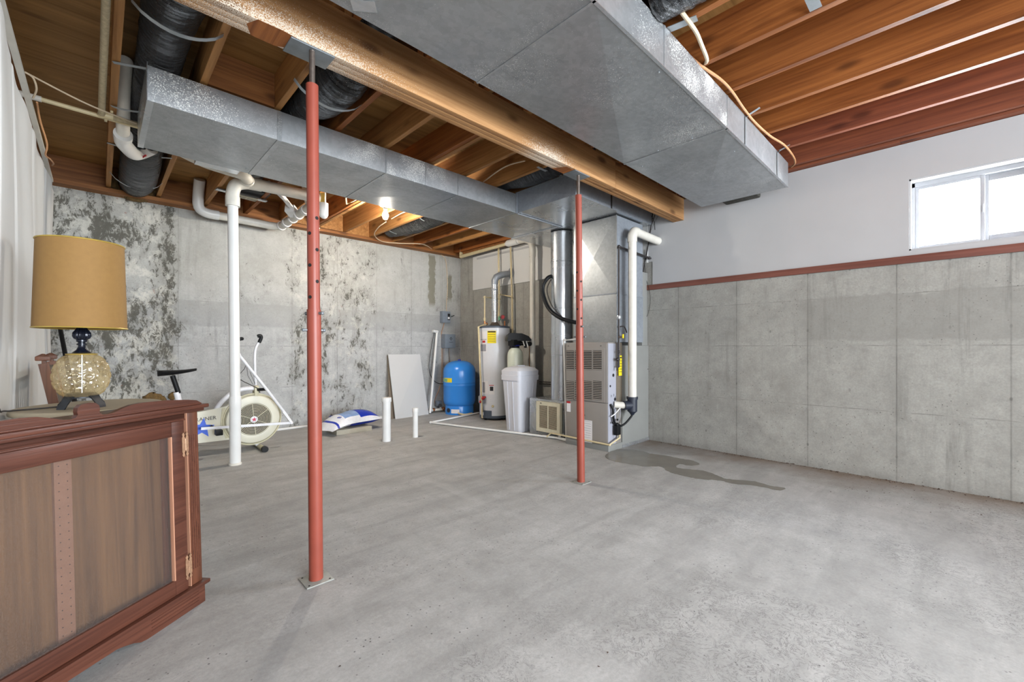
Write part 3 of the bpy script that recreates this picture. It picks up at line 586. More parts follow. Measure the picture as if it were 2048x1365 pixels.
f3 = flex('black flexible duct tucked above the plenum side near second post', [(3.11, 2.25, 2.89), (3.11, 2.6, 2.87), (3.11, 3.0, 2.87), (3.11, 3.28, 2.90), (3.11, 3.6, 2.90)], [.12, .132, .132, .112, .11]); strap(f3, onz(1075, 334, 2.775), onz(1122, 352, 2.775), .01, .028)
f4 = flex('grey-black flexible duct between joists right of the lit bulb', [(3.16, 4.12, 2.88), (3.16, 4.6, 2.86), (3.16, 5.2, 2.85), (3.16, 5.9, 2.90)], [.13, .15, .15, .13], wob=1); strap(f4, onz(840, 437, 2.775), onz(884, 449, 2.775), .03, .016); strap(f4, onz(779, 462, 2.775), onz(823, 471, 2.775), .03, .016)
f5 = flex('glossy black flexible duct between joists at the top right', [(2.0, 1.028, 2.87), (2.0, .7, 2.87), (2.0, .2, 2.87), (2.0, -.5, 2.87)], [.125, .14, .145, .14], wob=1.6)
f7 = flex('dark flexible hose end above the white drain pipes', [(1.1, 4.12, 2.90), (1.1, 4.5, 2.90), (1.12, 5.0, 2.90)], [.11, .11, .11])
m = MB(); a = onz(1336, 60, 2.772); b = onz(1394, 36, 2.772); m.bar(a, b, .045, .003); obj('mounting_tab', m, 'strap', f5)
m = MB(); a = onz(1632, 18, 2.772); b = onz(1618, -14, 2.772); m.bar(a, b, .05, .003); obj('mounting_tab', m, 'strap', f5)
# ================================================================ STEEL POSTS
def post(x, y, tx, ty, label, seed, hole_ang, pins):
    t = thing('steel_post', label, 'post', (x, y, 0), group='red adjustable steel posts under the beam')
    lean = Vector((tx-x, ty-y, 0)); P = lambda z: Vector((x, y, 0))+lean*(z/2.54)+Vector((0, 0, z))
    obj('lower_tube', MB().tube([P(.006), P(1.29)], .0315, 32), 'redpaint', t)
    obj('upper_tube', MB().tube([P(1.20), P(2.366)], .0276, 32), 'redpaint', t)
    obj('jack_screw', MB().lathe([(.0125+(.0012 if i % 2 else 0), i*.004) for i in range(42)], P(2.365), (0, 0, 1), 16), 'steel', t)
    obj('top_plate', MB().bbox(P(2.5).x-.10, P(2.5).x+.10, 2.113, 2.238, 2.532, 2.5395, .002), 'plate', t)
    obj('base_plate', MB().bbox(x-.062, x+.062, y-.062, y+.062, 0, .006, .002), 'bplate', t)
    for dx, dy in ((-1, -1), (1, -1), (1, 1), (-1, 1)): obj('bolt_hole', MB().lathe([(.005, .0062), (.005, .0066)], (x+dx*.047, y+dy*.047, 0), n=10), 'dark', t)
    for i in range(6):                                          # staggered adjustment holes
        z = 1.725-.0755*i
        if z < 1.34: break
        a = hole_ang[i % 2]; d = Vector((math.cos(a), math.sin(a), 0)); obj('adjusting_hole', MB().lathe([(.0085, .0266), (.0085, .0280)], P(z), d, 14), 'dark', t)
    for z, a in pins:
        d = Vector((math.cos(a), math.sin(a), 0)); c = P(z); obj('locking_pin', MB().tube([c-d*.045, c+d*.047], .0068, 12).ball(c-d*.045, .009, 10).ball(c+d*.047, .009, 10), 'plate', t)
    return t
def camang(x, y, off): return math.atan2(-y, -x)+off
a1 = camang(.747, 2.118, 0)
post(.747, 2.118, .735, 2.14, 'larger red steel post in front of the white drain pipe', 1, (a1+.62, a1-.62), ((1.272, a1+.85), (1.192, a1-1.35)))
a2 = camang(2.852, 2.132, 0)
post(2.852, 2.132, 2.85, 2.16, 'farther red steel post standing in front of the furnace', 2, (a2-.62, a2+.62), ((1.28, a2+.55), (1.195, a2+1.25)))
# ================================================================ FURNACE GROUP
FX, FY0, FY1 = 3.875, 2.545, 3.105
fu = thing('furnace', 'grey upright gas furnace with louvered front doors', 'furnace', (4.1, 2.82, 0))
obj('cabinet', MB().bbox(FX+.004, 4.14, FY0+.003, FY1, .03, 1.163, .004), 'furn', fu)
obj('side_panel', B(FX+.004, 4.03, FY0, FY0+.003, .07, 1.15), 'furnl', fu, flat=True)
obj('side_strip', B(4.032, 4.148, FY0-.001, FY0+.002, .45, 1.16), 'tan', fu, flat=True)
obj('base', MB().bbox(FX+.002, 4.15, FY0-.004, FY1+.01, 0, .065, .002), 'furnb', fu)
yy = lambda px: onx(px, 700, FX).y
zz = lambda py, px=1200: onx(px, py, FX).z
up = MB().bbox(FX-.012, FX+.004, FY0+.004, FY1-.002, zz(807, 1217), 1.155, .004); ud = obj('upper_door', up, 'furn', fu)
obj('recess', MB().bbox(FX-.016, FX-.010, FY0+.03, FY1-.02, zz(801)-.02, 1.10, .002), 'furn', ud)
obj('lower_door', MB().bbox(FX-.008, FX+.004, FY0+.004, FY1-.002, .07, zz(807, 1217)-.006, .004), 'furn', fu)
cols = ((1134.5, 1149.5), (1151.5, 1166), (1169, 1185), (1188, 1205))
for ra, rb in ((701.5, 740.5), (763, 801)):
    for ca, cb in cols:
        y0, y1 = yy(cb), yy(ca); z1, z0 = zz(ra, cb), zz(rb, cb)
        g = obj('louver_panel', B(FX-.0168, FX-.0158, y0, y1, z0, z1), 'dark', ud, flat=True)
        for k in range(11):
            z = z0+.003+(z1-z0-.006)*k/10.5
            pass
        m = MB()
        for k in range(11):
            z = z0+.002+(z1-z0-.004)*k/10.7
            m.hexa([(FX-.023, y0, z), (FX-.0165, y0, z+.005), (FX-.0165, y1, z+.005), (FX-.023, y1, z), (FX-.023, y0, z+.0045), (FX-.0165, y0, z+.0105), (FX-.0165, y1, z+.0105), (FX-.023, y1, z+.0045)])
        sl = obj('louvers', m, 'slat', ud, flat=True); sl['kind'] = 'stuff'
for px in (1138, 1203): obj('door_slot', B(FX-.0135, FX-.012, yy(px)-.008, yy(px)+.008, 1.122, 1.128), 'ink', ud, flat=True)
obj('door_knob', MB().lathe([(.009, 0), (.009, .006), (.005, .009)], (FX-.008, yy(1170), zz(831, 1170)), (-1, 0, 0), 12), 'steel', fu)
lb = obj('rating_label', B(FX-.0095, FX-.008, yy(1185), yy(1167), zz(887, 1185), zz(840, 1170)), 'lwhite', fu, flat=True)
for k in range(9):
    z = zz(843+k*4.6, 1177); obj('printed_line', B(FX-.0102, FX-.0095, yy(1183), yy(1169.5)-(.02 if k % 3 == 2 else 0), z-.003, z), 'lgrey', lb, flat=True)
lb = obj('warning_label', B(FX-.0095, FX-.008, yy(1142), yy(1134.5), zz(824, 1140), zz(803, 1140)), 'lwhite', fu, flat=True); obj('red_band', B(FX-.0102, FX-.0095, yy(1142), yy(1134.5), zz(807, 1140), zz(803, 1140)), 'red', lb, flat=True)
for px, py, r in ((1220.5, 772.8, .012), (1226.5, 751, .018), (1229.8, 799, .018)):
    p = ony(px, py, FY0); obj('knockout_hole', MB().lathe([(r, 0), (r, .0015)], (p.x, FY0-.001, p.z), (0, -1, 0), 20), 'ink', fu)
for k, (px, py) in enumerate(((1222, 790), (1227, 788), (1230, 792))):
    p = ony(px, py, FY0); obj('printed_diagram', MB().box(p.x, p.x+.003, FY0-.0015, FY0-.0005, p.z-.03, p.z).box(p.x, p.x+.02, FY0-.0015, FY0-.0005, p.z-.016, p.z-.013), 'ink', fu, flat=True)
rb = thing('return_air_box', 'plain grey sheet metal return box between furnace and wall', 'duct', (4.44, 2.82, 0))
obj('box', MB().bbox(4.155, 4.735, FY0-.002, 3.12, .0, 1.13, .004), 'furnb', rb)
obj('riser', MB().bbox(4.606, 4.735, FY0+.01, 3.10, 1.13, 2.0, .004), 'furnb', rb)
obj('toe_rail', MB().bbox(4.15, 4.735, FY0-.012, FY0-.002, 0, .035, .002), 'galvl', rb)
pl = thing('furnace_plenum', 'galvanized plenum box standing on top of the furnace', 'duct', (4.2, 2.82, 1.165))
def xbox(root, x0, x1, y0, y1, z0, z1, dz, mats, nm):
    m = MB(); c = (x0-dz, (y0+y1)/2, (z0+z1)/2); m.add([(x0, y0, z0), (x0, y1, z0), (x0, y1, z1), (x0, y0, z1), c], [(0, 1, 4), (1, 2, 4), (2, 3, 4), (3, 0, 4)])
    m.cur = 1; c = ((x0+x1)/2, y0-dz*.5, (z0+z1)/2); m.add([(x0, y0, z0), (x1, y0, z0), (x1, y0, z1), (x0, y0, z1), c], [(0, 1, 4), (1, 2, 4), (2, 3, 4), (3, 0, 4)])
    m.add([(x0, y1, z0), (x1, y1, z0), (x1, y1, z1), (x0, y1, z1)], [(0, 1, 2, 3)]); m.add([(x1, y0, z0), (x1, y1, z0), (x1, y1, z1), (x1, y0, z1)], [(0, 1, 2, 3)])
    m.add([(x0, y0, z1), (x1, y0, z1), (x1, y1, z1), (x0, y1, z1)], [(0, 1, 2, 3)])
    return obj(nm, m, list(mats), root, flat=True)
xbox(pl, 4.035, 4.60, 2.545, 3.12, 1.70, 2.545, .014, ('galv', 'galvd'), 'upper_section'); xbox(pl, 4.03, 4.60, 2.540, 3.12, 1.166, 1.697, .003, ('galv', 'galvd'), 'coil_case')
obj('cleat', MB().box(4.024, 4.03, 2.535, 3.12, 1.690, 1.702).box(4.024, 4.6, 2.533, 2.540, 1.690, 1.702), 'galvd', pl, flat=True)
obj('corner_seam', B(4.028, 4.036, 2.536, 2.545, 1.17, 2.545), 'galvl', pl, flat=True)
sx = 4.0295; y0 = onx(1195, 640, sx).y; y1 = onx(1182.5, 640, sx).y; z1 = onx(1190, 629, sx).z; z0 = onx(1190, 644, sx).z
st = obj('sticker', B(sx-.001, sx, y0, y1, z0, z1), 'bluek', pl, flat=True)
for k in range(4): obj('printed_line', B(sx-.0016, sx-.001, y0+.008, y1-.015-(.02 if k == 1 else 0), z1-.012-k*.016, z1-.006-k*.016), 'lwhite', st, flat=True)
# PVC vent of the furnace, black trap tee
vy = 2.42; vp = ony(1264.5, 650, vy); vx = vp.x
pv = thing('furnace_vent_pipe', 'thick white vent pipe rising beside the furnace into the wall', 'pipe', (vx, vy, .6))
ztop = ony(1270, 470, vy).z; zt = ony(1265, 795, vy).z
obj('pipe', MB().tube([(vx, vy, zt-.02), (vx, vy, ztop-.02)], .045, 28), 'pvcd', pv)
obj('elbow', MB().tube([(vx, vy, ztop-.09), (vx, vy, ztop-.03), (vx+.012, vy-.0, ztop), (vx+.04, vy, ztop+.03), (vx+.09, vy, ztop+.035)], .0515, 28, smooth=4), 'pvcd', pv)
obj('pipe', MB().tube([(vx+.06, vy, ztop+.035), (4.735, vy, ztop+.02)], .045, 28), 'pvcd', pv)
tee = obj('trap_tee', MB().tube([(vx, vy, zt-.15), (vx, vy, zt)], .052, 24).tube([(vx, vy, zt-.02), (vx, vy, zt+.006)], .060, 24).tube([(vx, vy, zt-.085), (vx-.10, vy+.045, zt-.085)], .048, 24), 'bfit', pv)
obj('reducer', MB().lathe([(.052, 0), (.03, -.02), (.018, -.04)], (vx, vy, zt-.15), n=20), 'bfit', tee)
obj('stub_pipe', MB().tube([(vx-.08, vy+.035, zt-.085), (ony(1228, 800, FY0-.002).x, FY0-.002, zt-.075)], .036, 24), 'pvcd', pv)
fp = lambda px, py, d=.03: ony(px, py, FY0-d)
obj('drain_hose', MB().tube([(vx, vy, zt-.18), fp(1263, 833, .12), fp(1252, 846, .09), fp(1243, 852, .06), fp(1237, 850, .05)], .011, 12, smooth=6), 'bpl', pv)
pmp = thing('condensate_drain', 'black condensate drain hoses and trap on furnace side', 'drain', fp(1233, 870, .03))
obj('hose', MB().tube([fp(1221, 809, .01), fp(1226, 820), fp(1227, 838), fp(1231, 849), fp(1235, 852)], .013, 12, smooth=6), 'bpl', pmp)
obj('trap', MB().bbox(fp(1229, 860).x, fp(1237, 860).x, FY0-.06, FY0-.02, fp(1233, 870).z, fp(1233, 851).z, .004), 'bpl', pmp)
obj('fitting', MB().ball(fp(1234, 850, .04), .022, 12).ball(fp(1235, 840, .03), .012, 10).ball(fp(1226, 846, .03), .012, 10), 'bpl', pmp)
obj('tube', MB().tube([fp(1222, 834, .03), fp(1230, 828, .05), fp(1240, 817, .06)], .006, 8, smooth=4), 'pvc', pmp)
obj('tube', MB().tube([fp(1241, 816, .05), fp(1240, 830, .04), fp(1236, 845, .03)], .004, 8, smooth=4), 'lgrey', pmp)
obj('tail', MB().tube([fp(1233, 870, .04), fp(1233, 880, .04)], .003, 6), 'wirek', pmp)
cp = thing('condensate_pipe', 'thin cream pipe wrapped low around the furnace corner', 'pipe', (3.83, 2.5, .05))
q = [fp(1236, 855, .04), fp(1239, 860, .045), fp(1239, 876, .045)]
P3 = fp(1217, 887, .03); q += [Vector((FX-.03, FY0-.04, .085)), Vector((FX-.045, 3.30, .10)), Vector((FX-.05, 3.36, .045))]
obj('pipe', MB().tube(q, .0085, 12), 'cpvc', cp); obj('elbow', MB().ball(q[2], .012).ball(q[3], .012), 'cpvc', cp)
# gas line
gp = thing('gas_pipe', 'black iron gas pipe dropping beside the plenum corner', 'pipe', (4.0, 2.5, 1.0))
gx = ony(1236, 600, 2.51).x; gz = ony(1236, 494, 2.51).z
obj('pipe', MB().tube([(gx, 2.50, .90), (gx, 2.50, gz)], .0115, 12).tube([(gx, 2.50, gz), (4.735, 2.515, gz-.02)], .0115, 12), 'iron', gp)
obj('elbow', MB().ball((gx, 2.50, gz), .019), 'iron', gp); obj('union', MB().lathe([(.02, -.02), (.024, -.008), (.024, .008), (.02, .02)], (gx, 2.50, ony(1236, 635, 2.51).z)), 'galvl', gp)
obj('wall_fitting', MB().ball((4.70, 2.515, gz-.02), .018), 'iron', gp)
v = obj('valve', MB().tube([(gx, 2.50, 1.22), (gx, 2.45, 1.22)], .012, 10), 'steel', gp); obj('yellow_handle', MB().bbox(gx-.018, gx-.002, 2.435, 2.45, 1.205, 1.25, .005), 'yellow', v)
obj('pipe', MB().tube([(gx-.03, 2.50, .86), (gx-.03, 2.50, 1.16)], .007, 8).tube([(gx, 2.50, .9), (gx-.03, 2.5, .9)], .01, 10), 'iron', gp)
obj('coupling', MB().ball((gx-.03, 2.50, .98), .02).ball((gx-.005, 2.50, 1.06), .017).ball((gx, 2.5, .98), .015), 'iron', gp)
obj('flex_line', MB().tube([(gx, 2.49, 1.33), (gx+.06, 2.47, 1.33), (gx+.11, 2.47, 1.27)], .007, 8, smooth=5), 'iron', gp)
yt = obj('warning_tag', MB().hexa([(gx+.045, 2.53, .80), (gx+.11, 2.53, .80), (gx+.11, 2.532, .80), (gx+.045, 2.532, .80), (gx+.04, 2.528, 1.02), (gx+.105, 2.528, 1.02), (gx+.105, 2.53, 1.02), (gx+.04, 2.53, 1.02)]), 'yellow', gp, flat=True)
for k in range(6): obj('printed_line', B(gx+.05, gx+.10, 2.5255, 2.527, .99-k*.03, .995-k*.03+(.008 if k == 0 else 0)), 'ink', yt, flat=True)
# insulated refrigerant line, wall wires
rl = thing('refrigerant_line', 'black insulated hose looping from riser pipe to furnace plenum', 'pipe', onx(1100, 560, 4.0))
P_ = [onx(1108, 552, 4.14), onx(1096, 556, 4.02), onx(1086, 572, 3.98), onx(1087, 592, 3.97), onx(1098, 618, 3.97), onx(1120, 636, 3.97), onx(1150, 645, 4.02), (4.05, 3.0, onx(1160, 645, 4.03).z)]
obj('insulation', MB().tube(P_, .024, 16, smooth=8), 'bpl', rl); obj('copper_line', MB().tube([onx(1104, 556, 4.1), onx(1094, 580, 4.0), onx(1104, 612, 4.0), onx(1122, 632, 3.99), onx(1140, 650, 4.0)], .006, 8, smooth=6), 'wirek', rl)
ww = thing('wall_cables', 'dark thin wires hanging on the wall right of the vent pipe', 'cable', (4.73, 2.5, 1.0))
wx = 4.715; wp = lambda *L: [onx(a, b, wx) for a, b in L]
obj('wire', MB().tube(wp((1306, 420), (1302, 455), (1294, 505), (1284, 560), (1276, 640), (1279, 690), (1284, 736)), .006, 8, smooth=6), 'wirek', ww)
obj('wire', MB().tube(wp((1289, 500), (1291, 550), (1300, 590), (1297, 625), (1283, 657), (1281, 700)), .0025, 6, smooth=6), 'wirek', ww)
obj('wire', MB().tube(wp((1278, 520), (1287, 575), (1284, 620), (1284, 657), (1279, 690), (1273, 720)), .0025, 6, smooth=6), 'wirek', ww)
obj('bracket', MB().tube(wp((1273, 733), (1284, 737), (1296, 739), (1287, 741), (1274, 738)), .006, 8), 'steel', ww)
obj('clip', MB().ball(onx(1284, 735, wx), .014).ball(onx(1286, 611, wx), .014), 'iron', ww)
cv = thing('plenum_wires', 'black thermostat wires hanging from plenum end below the beam', 'cable', (4.6, 2.45, 2.3))
obj('wire', MB().tube([ony(1303, 432, 2.44), ony(1309, 445, 2.44), ony(1310, 460, 2.44)], .004, 6).tube([ony(1310, 430, 2.42), ony(1302, 452, 2.42), ony(1297, 478, 2.42)], .005, 6).tube([ony(1316, 432, 2.40), ony(1305, 455, 2.40), ony(1294, 476, 2.40)], .0015, 6), 'wirek', cv)
# white PVC condensate riser in front of the furnace + floor line
wp_ = thing('white_drain_line', 'white plastic drain line lying in a wedge on the floor', 'pipe', (3.6, 4, 0))
rx = 3.80; a = onz(1133.5, 881, .02); top = Vector((a.x-.02, a.y+.02, onx(1131, 681, a.x).z))
A1 = onz(861, 845.5, .018); B1 = onz(958, 826, .02); T1 = onz(1119, 877, .02)
obj('pipe', MB().tube([T1, A1], .0135, 14), 'pvc', wp_); obj('pipe', MB().tube([A1, B1], .0135, 14), 'pvc', wp_)
obj('elbow', MB().ball(A1, .019), 'pvc', wp_); obj('tee', MB().tube([T1-Vector((.0, -.04, 0)), a], .018, 14).tube([T1, T1+Vector((0, 0, .035))], .018, 14), 'pvc', wp_)
rs = thing('white_riser_pipe', 'slim white pipe standing against the furnace front', 'pipe', a)
obj('pipe', MB().tube([a, top, Vector((FX-.03, FY1-.18, top.z+.005)), Vector((FX+.02, FY1-.2, top.z+.01))], .0145, 14), 'pvc', rs); obj('elbow', MB().ball(a, .022).ball(top, .021), 'pvc', rs)
# ================================================================ WATER HEATER
hx, hy, hr = 4.46, 5.0, .235
toCam = math.atan2(-hy, -hx)
def patch(cx_, cy_, r, s0, s1, z0, z1, dr=.001):                # label wrapped on a cylinder; s = sine offset to the camera's right
    c0 = math.atan2(-cy_, -cx_); m = MB(); n = 6; vs = []
    for i in range(n+1):
        a = c0+math.asin(max(-1, min(1, s0+(s1-s0)*i/n)))
        vs += [(cx_+(r+dr)*math.cos(a), cy_+(r+dr)*math.sin(a), z0), (cx_+(r+dr)*math.cos(a), cy_+(r+dr)*math.sin(a), z1)]
    return m.add(vs, [(2*i, 2*i+2, 2*i+3, 2*i+1) for i in range(n)])
wh = thing('water_heater', 'tall white water heater with yellow label and grey cap', 'water heater', (hx, hy, 0))
obj('tank', MB().lathe([(hr, .055), (hr, 1.405)], (hx, hy, 0), n=56), 'wh', wh)
obj('top_cap', MB().lathe([(hr+.004, 1.405), (hr+.004, 1.43), (hr-.02, 1.44), (.05, 1.447)], (hx, hy, 0), n=56), 'whg', wh)
obj('bottom_ring', MB().lathe([(hr+.003, .03), (hr+.003, .07)], (hx, hy, 0), n=56), 'whg', wh)
for k in range(3):
    a = toCam+(-.75, .7, PI)[k]; obj('leg', MB().tube([(hx+.2*math.cos(a), hy+.2*math.sin(a), 0), (hx+.2*math.cos(a), hy+.2*math.sin(a), .04)], .022, 12), 'bpl', wh)
D_ = _F.dot(Vector((hx, hy, 0))); hz = lambda py: EYE-(py-CY)/FOC*(D_-.2); hs = lambda px: (px-989.7)/30.0
yl = obj('yellow_label', patch(hx, hy, hr, hs(975.5), hs(992.5), hz(687), hz(662)), 'yellow', wh)
obj('printed_heading', patch(hx, hy, hr, hs(976.5), hs(991.5), hz(665.5), hz(663), .002), 'ink', yl)
for k in range(4): obj('printed_line', patch(hx, hy, hr, hs(976.5), hs(991), hz(670+k*4.4), hz(669.4+k*4.4), .002), 'ink', yl)
lb = obj('instruction_label', patch(hx, hy, hr, hs(961.5), hs(974.5), hz(705), hz(663)), 'lwhite', wh)
obj('black_bar', patch(hx, hy, hr, hs(962.5), hs(974), hz(679.6), hz(678.8), .002), 'ink', lb); obj('red_figure', patch(hx, hy, hr, hs(966), hs(971.5), hz(686), hz(681.5), .002), 'red', lb); obj('grey_text', patch(hx, hy, hr, hs(962.5), hs(973), hz(703), hz(689), .002), 'lgrey', lb)
lb = obj('warning_label', patch(hx, hy, hr, hs(965), hs(977), hz(788), hz(763)), 'lwhite', wh); obj('grey_text', patch(hx, hy, hr, hs(966), hs(971), hz(786), hz(765), .002), 'lgrey', lb)
lb = obj('flammable_label', patch(hx, hy, hr, hs(978), hs(989), hz(789), hz(770)), 'lwhite', wh); obj('red_heading', patch(hx, hy, hr, hs(979), hs(988), hz(771.6), hz(770.3), .002), 'red', lb); obj('black_figure', patch(hx, hy, hr, hs(980.5), hs(987), hz(782), hz(773.5), .002), 'ink', lb)
obj('burner_door', patch(hx, hy, hr, hs(968.5), hs(984), hz(836), hz(821.5), .003), 'whg', wh); obj('cover_plate', patch(hx, hy, hr, hs(969), hs(984), hz(821), hz(808), .002), 'brine', wh)
c0 = toCam-.12; obj('drain_knob', MB().lathe([(.02, 0), (.02, .01), (.012, .02)], (hx+hr*math.cos(c0), hy+hr*math.sin(c0), hz(812.5)), (math.cos(c0), math.sin(c0), 0), 16), 'cpvc', wh)
c1 = toCam-.82; bx_ = Vector((hx+(hr+.03)*math.cos(c1), hy+(hr+.03)*math.sin(c1), hz(799)))
gv = obj('gas_valve', MB().bbox(bx_.x-.04, bx_.x+.04, bx_.y-.04, bx_.y+.04, bx_.z-.06, bx_.z+.05, .01), 'lgrey', wh)
obj('red_knob', MB().ball(bx_+Vector((-.045, -.02, -.035)), .022).ball(bx_+Vector((-.02, -.05, .02)), .028).ball(bx_+Vector((.02, -.045, .03)), .018), 'red', gv)
obj('gas_tube', MB().tube([bx_+Vector((.0, 0, -.05)), Vector((bx_.x+.02, bx_.y, .12))], .008, 8), 'steel', gv)
nz_ = [(hx-.09, hy+.07), (hx+.11, hy-.07)]
obj('draft_hood', MB().lathe([(.085, 1.452), (.075, 1.462), (.05, 1.50), (.045, 1.52)], (hx, hy, 0), n=28).bar((hx-.07, hy, 1.44), (hx-.07, hy, 1.47), .01, .01).bar((hx+.07, hy, 1.44), (hx+.07, hy, 1.47), .01, .01), 'steel', wh)
obj('pipe_nipple', MB().tube([(hx-.12, hy+.10, 1.44), (hx-.12, hy+.10, 1.53)], .011, 10).tube([(hx+.10, hy-.12, 1.44), (hx+.10, hy-.12, 1.52)], .011, 10), 'copper', wh)
rp = obj('relief_pipe', MB().tube([(hx-.10, hy+.08, 1.475), onx(957, 654, hx-.30), onx(964.5, 837, hx-.30)], .0125, 12), 'cpvc', wh); obj('relief_valve', MB().ball((hx-.10, hy+.08, 1.475), .022), 'copper', wh)
# vent
vt = thing('heater_vent_pipe', 'bent grey metal vent pipe from water heater into wall', 'pipe', (hx, hy, 1.5))
obj('riser', MB().tube([(hx, hy, 1.50), (hx, hy, 2.10)], .05, 28), 'galvl', vt)
obj('elbow', MB().tube([(hx, hy, 2.09), (hx, hy, 2.15), (hx+.025, hy-.012, 2.21), (hx+.08, hy-.04, 2.245), (hx+.12, hy-.055, 2.255)], .052, 28), 'galvd', vt)
obj('wall_run', MB().tube([(hx+.10, hy-.05, 2.25), (4.73, 4.90, 2.29)], .05, 28), 'galvd', vt)
obj('collar', MB().lathe([(.085, 0), (.085, .006), (.055, .03)], (4.72, 4.905, 2.288), (-1, .33, -.12), 28), 'galvd', vt); obj('band', MB().tube([(hx, hy, 2.0), (hx, hy, 2.02)], .0525, 28), 'galvd', vt)
# supply lines
sl_ = thing('supply_pipes', 'pair of cream water pipes dropping behind the metal vent', 'pipe', (4.68, 5.0, 1.3))
pa = [onx(997, 493, 4.66), onx(998.5, 590, 4.66), onx(998, 632, 4.66)]; pb = [onx(1021, 490, 4.67), onx(1024, 592, 4.67), onx(1025, 670, 4.67)]
obj('pipe', MB().tube(pa, .0145, 12), 'cpvc', sl_); obj('pipe', MB().tube(pb, .0145, 12), 'cpvc', sl_); obj('pipe', MB().tube([onx(998.5, 589, 4.66), onx(1024, 594, 4.67)], .011, 12), 'cpvc', sl_)
obj('tee', MB().ball(onx(998, 591, 4.66), .022).ball(onx(1024, 594, 4.67), .022).tube([onx(998, 626, 4.66), onx(998, 634, 4.66)], .02, 12), 'cpvc', sl_)
vv = obj('valve', MB().tube([onx(998, 630, 4.66), onx(999, 641, 4.66)], .018, 12), 'green', sl_); c = onx(1005.5, 634.5, 4.60)
obj('red_handle', MB().lathe([(.03, -.006), (.034, 0), (.03, .006)], c, (-.6, -.6, 0), 8).tube([c, onx(999, 635, 4.66)], .006, 8), 'red', vv)
pc = thing('short_supply_pipe', 'short cream pipe standing on left of water heater top', 'pipe', (4.5, 5.3, 1.5))
e = onx(978, 596, 4.45); obj('pipe', MB().tube([(hx-.12, hy+.10, 1.52), (hx-.12, hy+.10, e.z), (4.70, hy+.13, e.z-.0)], .0125, 12), 'cpvc', pc); obj('elbow', MB().ball((hx-.12, hy+.10, e.z), .021).tube([(hx-.12, hy+.1, 1.53), (hx-.12, hy+.1, 1.57)], .02, 12), 'cpvc', pc)
# white 3 inch riser and cream cross run by the ceiling
wv = thing('radon_vent_pipe', 'white riser pipe with cream branch run below the joists in corner', 'pipe', (4.6, 4.3, 0))
X6 = 4.58; ty = 4.30; tz = onx(1040, 482, X6).z
obj('riser', MB().tube([(X6, ty, 0), (X6, ty, 2.50)], .041, 24), 'pvcd', wv)
obj('elbow', MB().tube([(X6, ty, 2.44), (X6, ty, 2.56), (X6, ty+.04, 2.66), (X6, ty+.14, 2.715), (X6, ty+.26, 2.725)], .048, 24, smooth=5), 'pvcd', wv)
obj('coupling', MB().tube([(X6, ty+.30, 2.725), (X6, ty+.52, 2.725)], .052, 24).lathe([(.052, 0), (.03, .05)], (X6, ty+.52, 2.725), (0, 1, 0), 24).tube([(X6, ty+.2, 2.72), (X6, ty+.32, 2.725)], .043, 24), 'pvc', wv)
obj('branch_run', MB().tube([(X6, ty+.5, 2.725), (X6, 6.02, 2.705), (X6, 6.02, 2.95)], .025, 18), 'cpvc', wv); obj('branch_elbow', MB().ball((X6, 6.02, 2.705), .032).tube([(X6, 6.02, 2.71), (X6, 6.02, 2.77)], .031, 16).tube([(X6, 5.92, 2.706), (X6, 6.02, 2.705)], .031, 16), 'cpvc', wv)
# ================================================================ PRESSURE TANK
px_, py_ = 4.37, 5.79; pr = .268
pt = thing('pressure_tank', 'bright blue domed pressure tank standing in the corner', 'tank', (px_, py_, 0))
obj('skirt', MB().lathe([(pr*.88, 0), (pr*.88, .135), (pr*.86, .15)], (px_, py_, 0), n=48), 'blue', pt)
prof = [(pr*.80, .135), (pr*.9, .15), (pr*.97, .185), (pr, .23), (pr, .47), (pr*1.012, .475), (pr*1.012, .487), (pr, .492), (pr, .515), (pr*1.012, .52), (pr*1.012, .532), (pr, .537), (pr, .70)]
prof += [(pr*math.cos(a*PI/2/8)**.75 if a < 8 else .02, .70+.185*math.sin(a*PI/2/8)) for a in range(1, 9)]
obj('tank', MB().lathe(prof, (px_, py_, 0), n=56), 'blue', pt); obj('valve_cap', MB().lathe([(.03, .875), (.028, .90), (.015, .908)], (px_, py_, 0), n=16), 'bluek', pt)
Dp = _F.dot(Vector((px_, py_, 0))); pz = lambda py: EYE-(py-CY)/FOC*(Dp-.25)
ps = lambda px: (px-921)/33.0
lb = obj('brand_sticker', patch(px_, py_, pr, ps(888.5), ps(906), pz(766), pz(757)), 'yellow', pt); obj('green_band', patch(px_, py_, pr, ps(889), ps(897), pz(764.5), pz(758.5), .002), 'green', lb)
obj('base_label', patch(px_, py_, pr*.88, ps(904)*1.1, ps(921)*1.1, .03, .095, .0015), 'lwhite', pt); obj('access_port', MB().lathe([(.035, 0), (.035, .012), (.02, .014)], (px_+pr*.88*math.cos(toCam-.75), py_+pr*.88*math.sin(toCam-.75), .075), (math.cos(toCam-.75), math.sin(toCam-.75), 0), 20), 'bfit', pt)
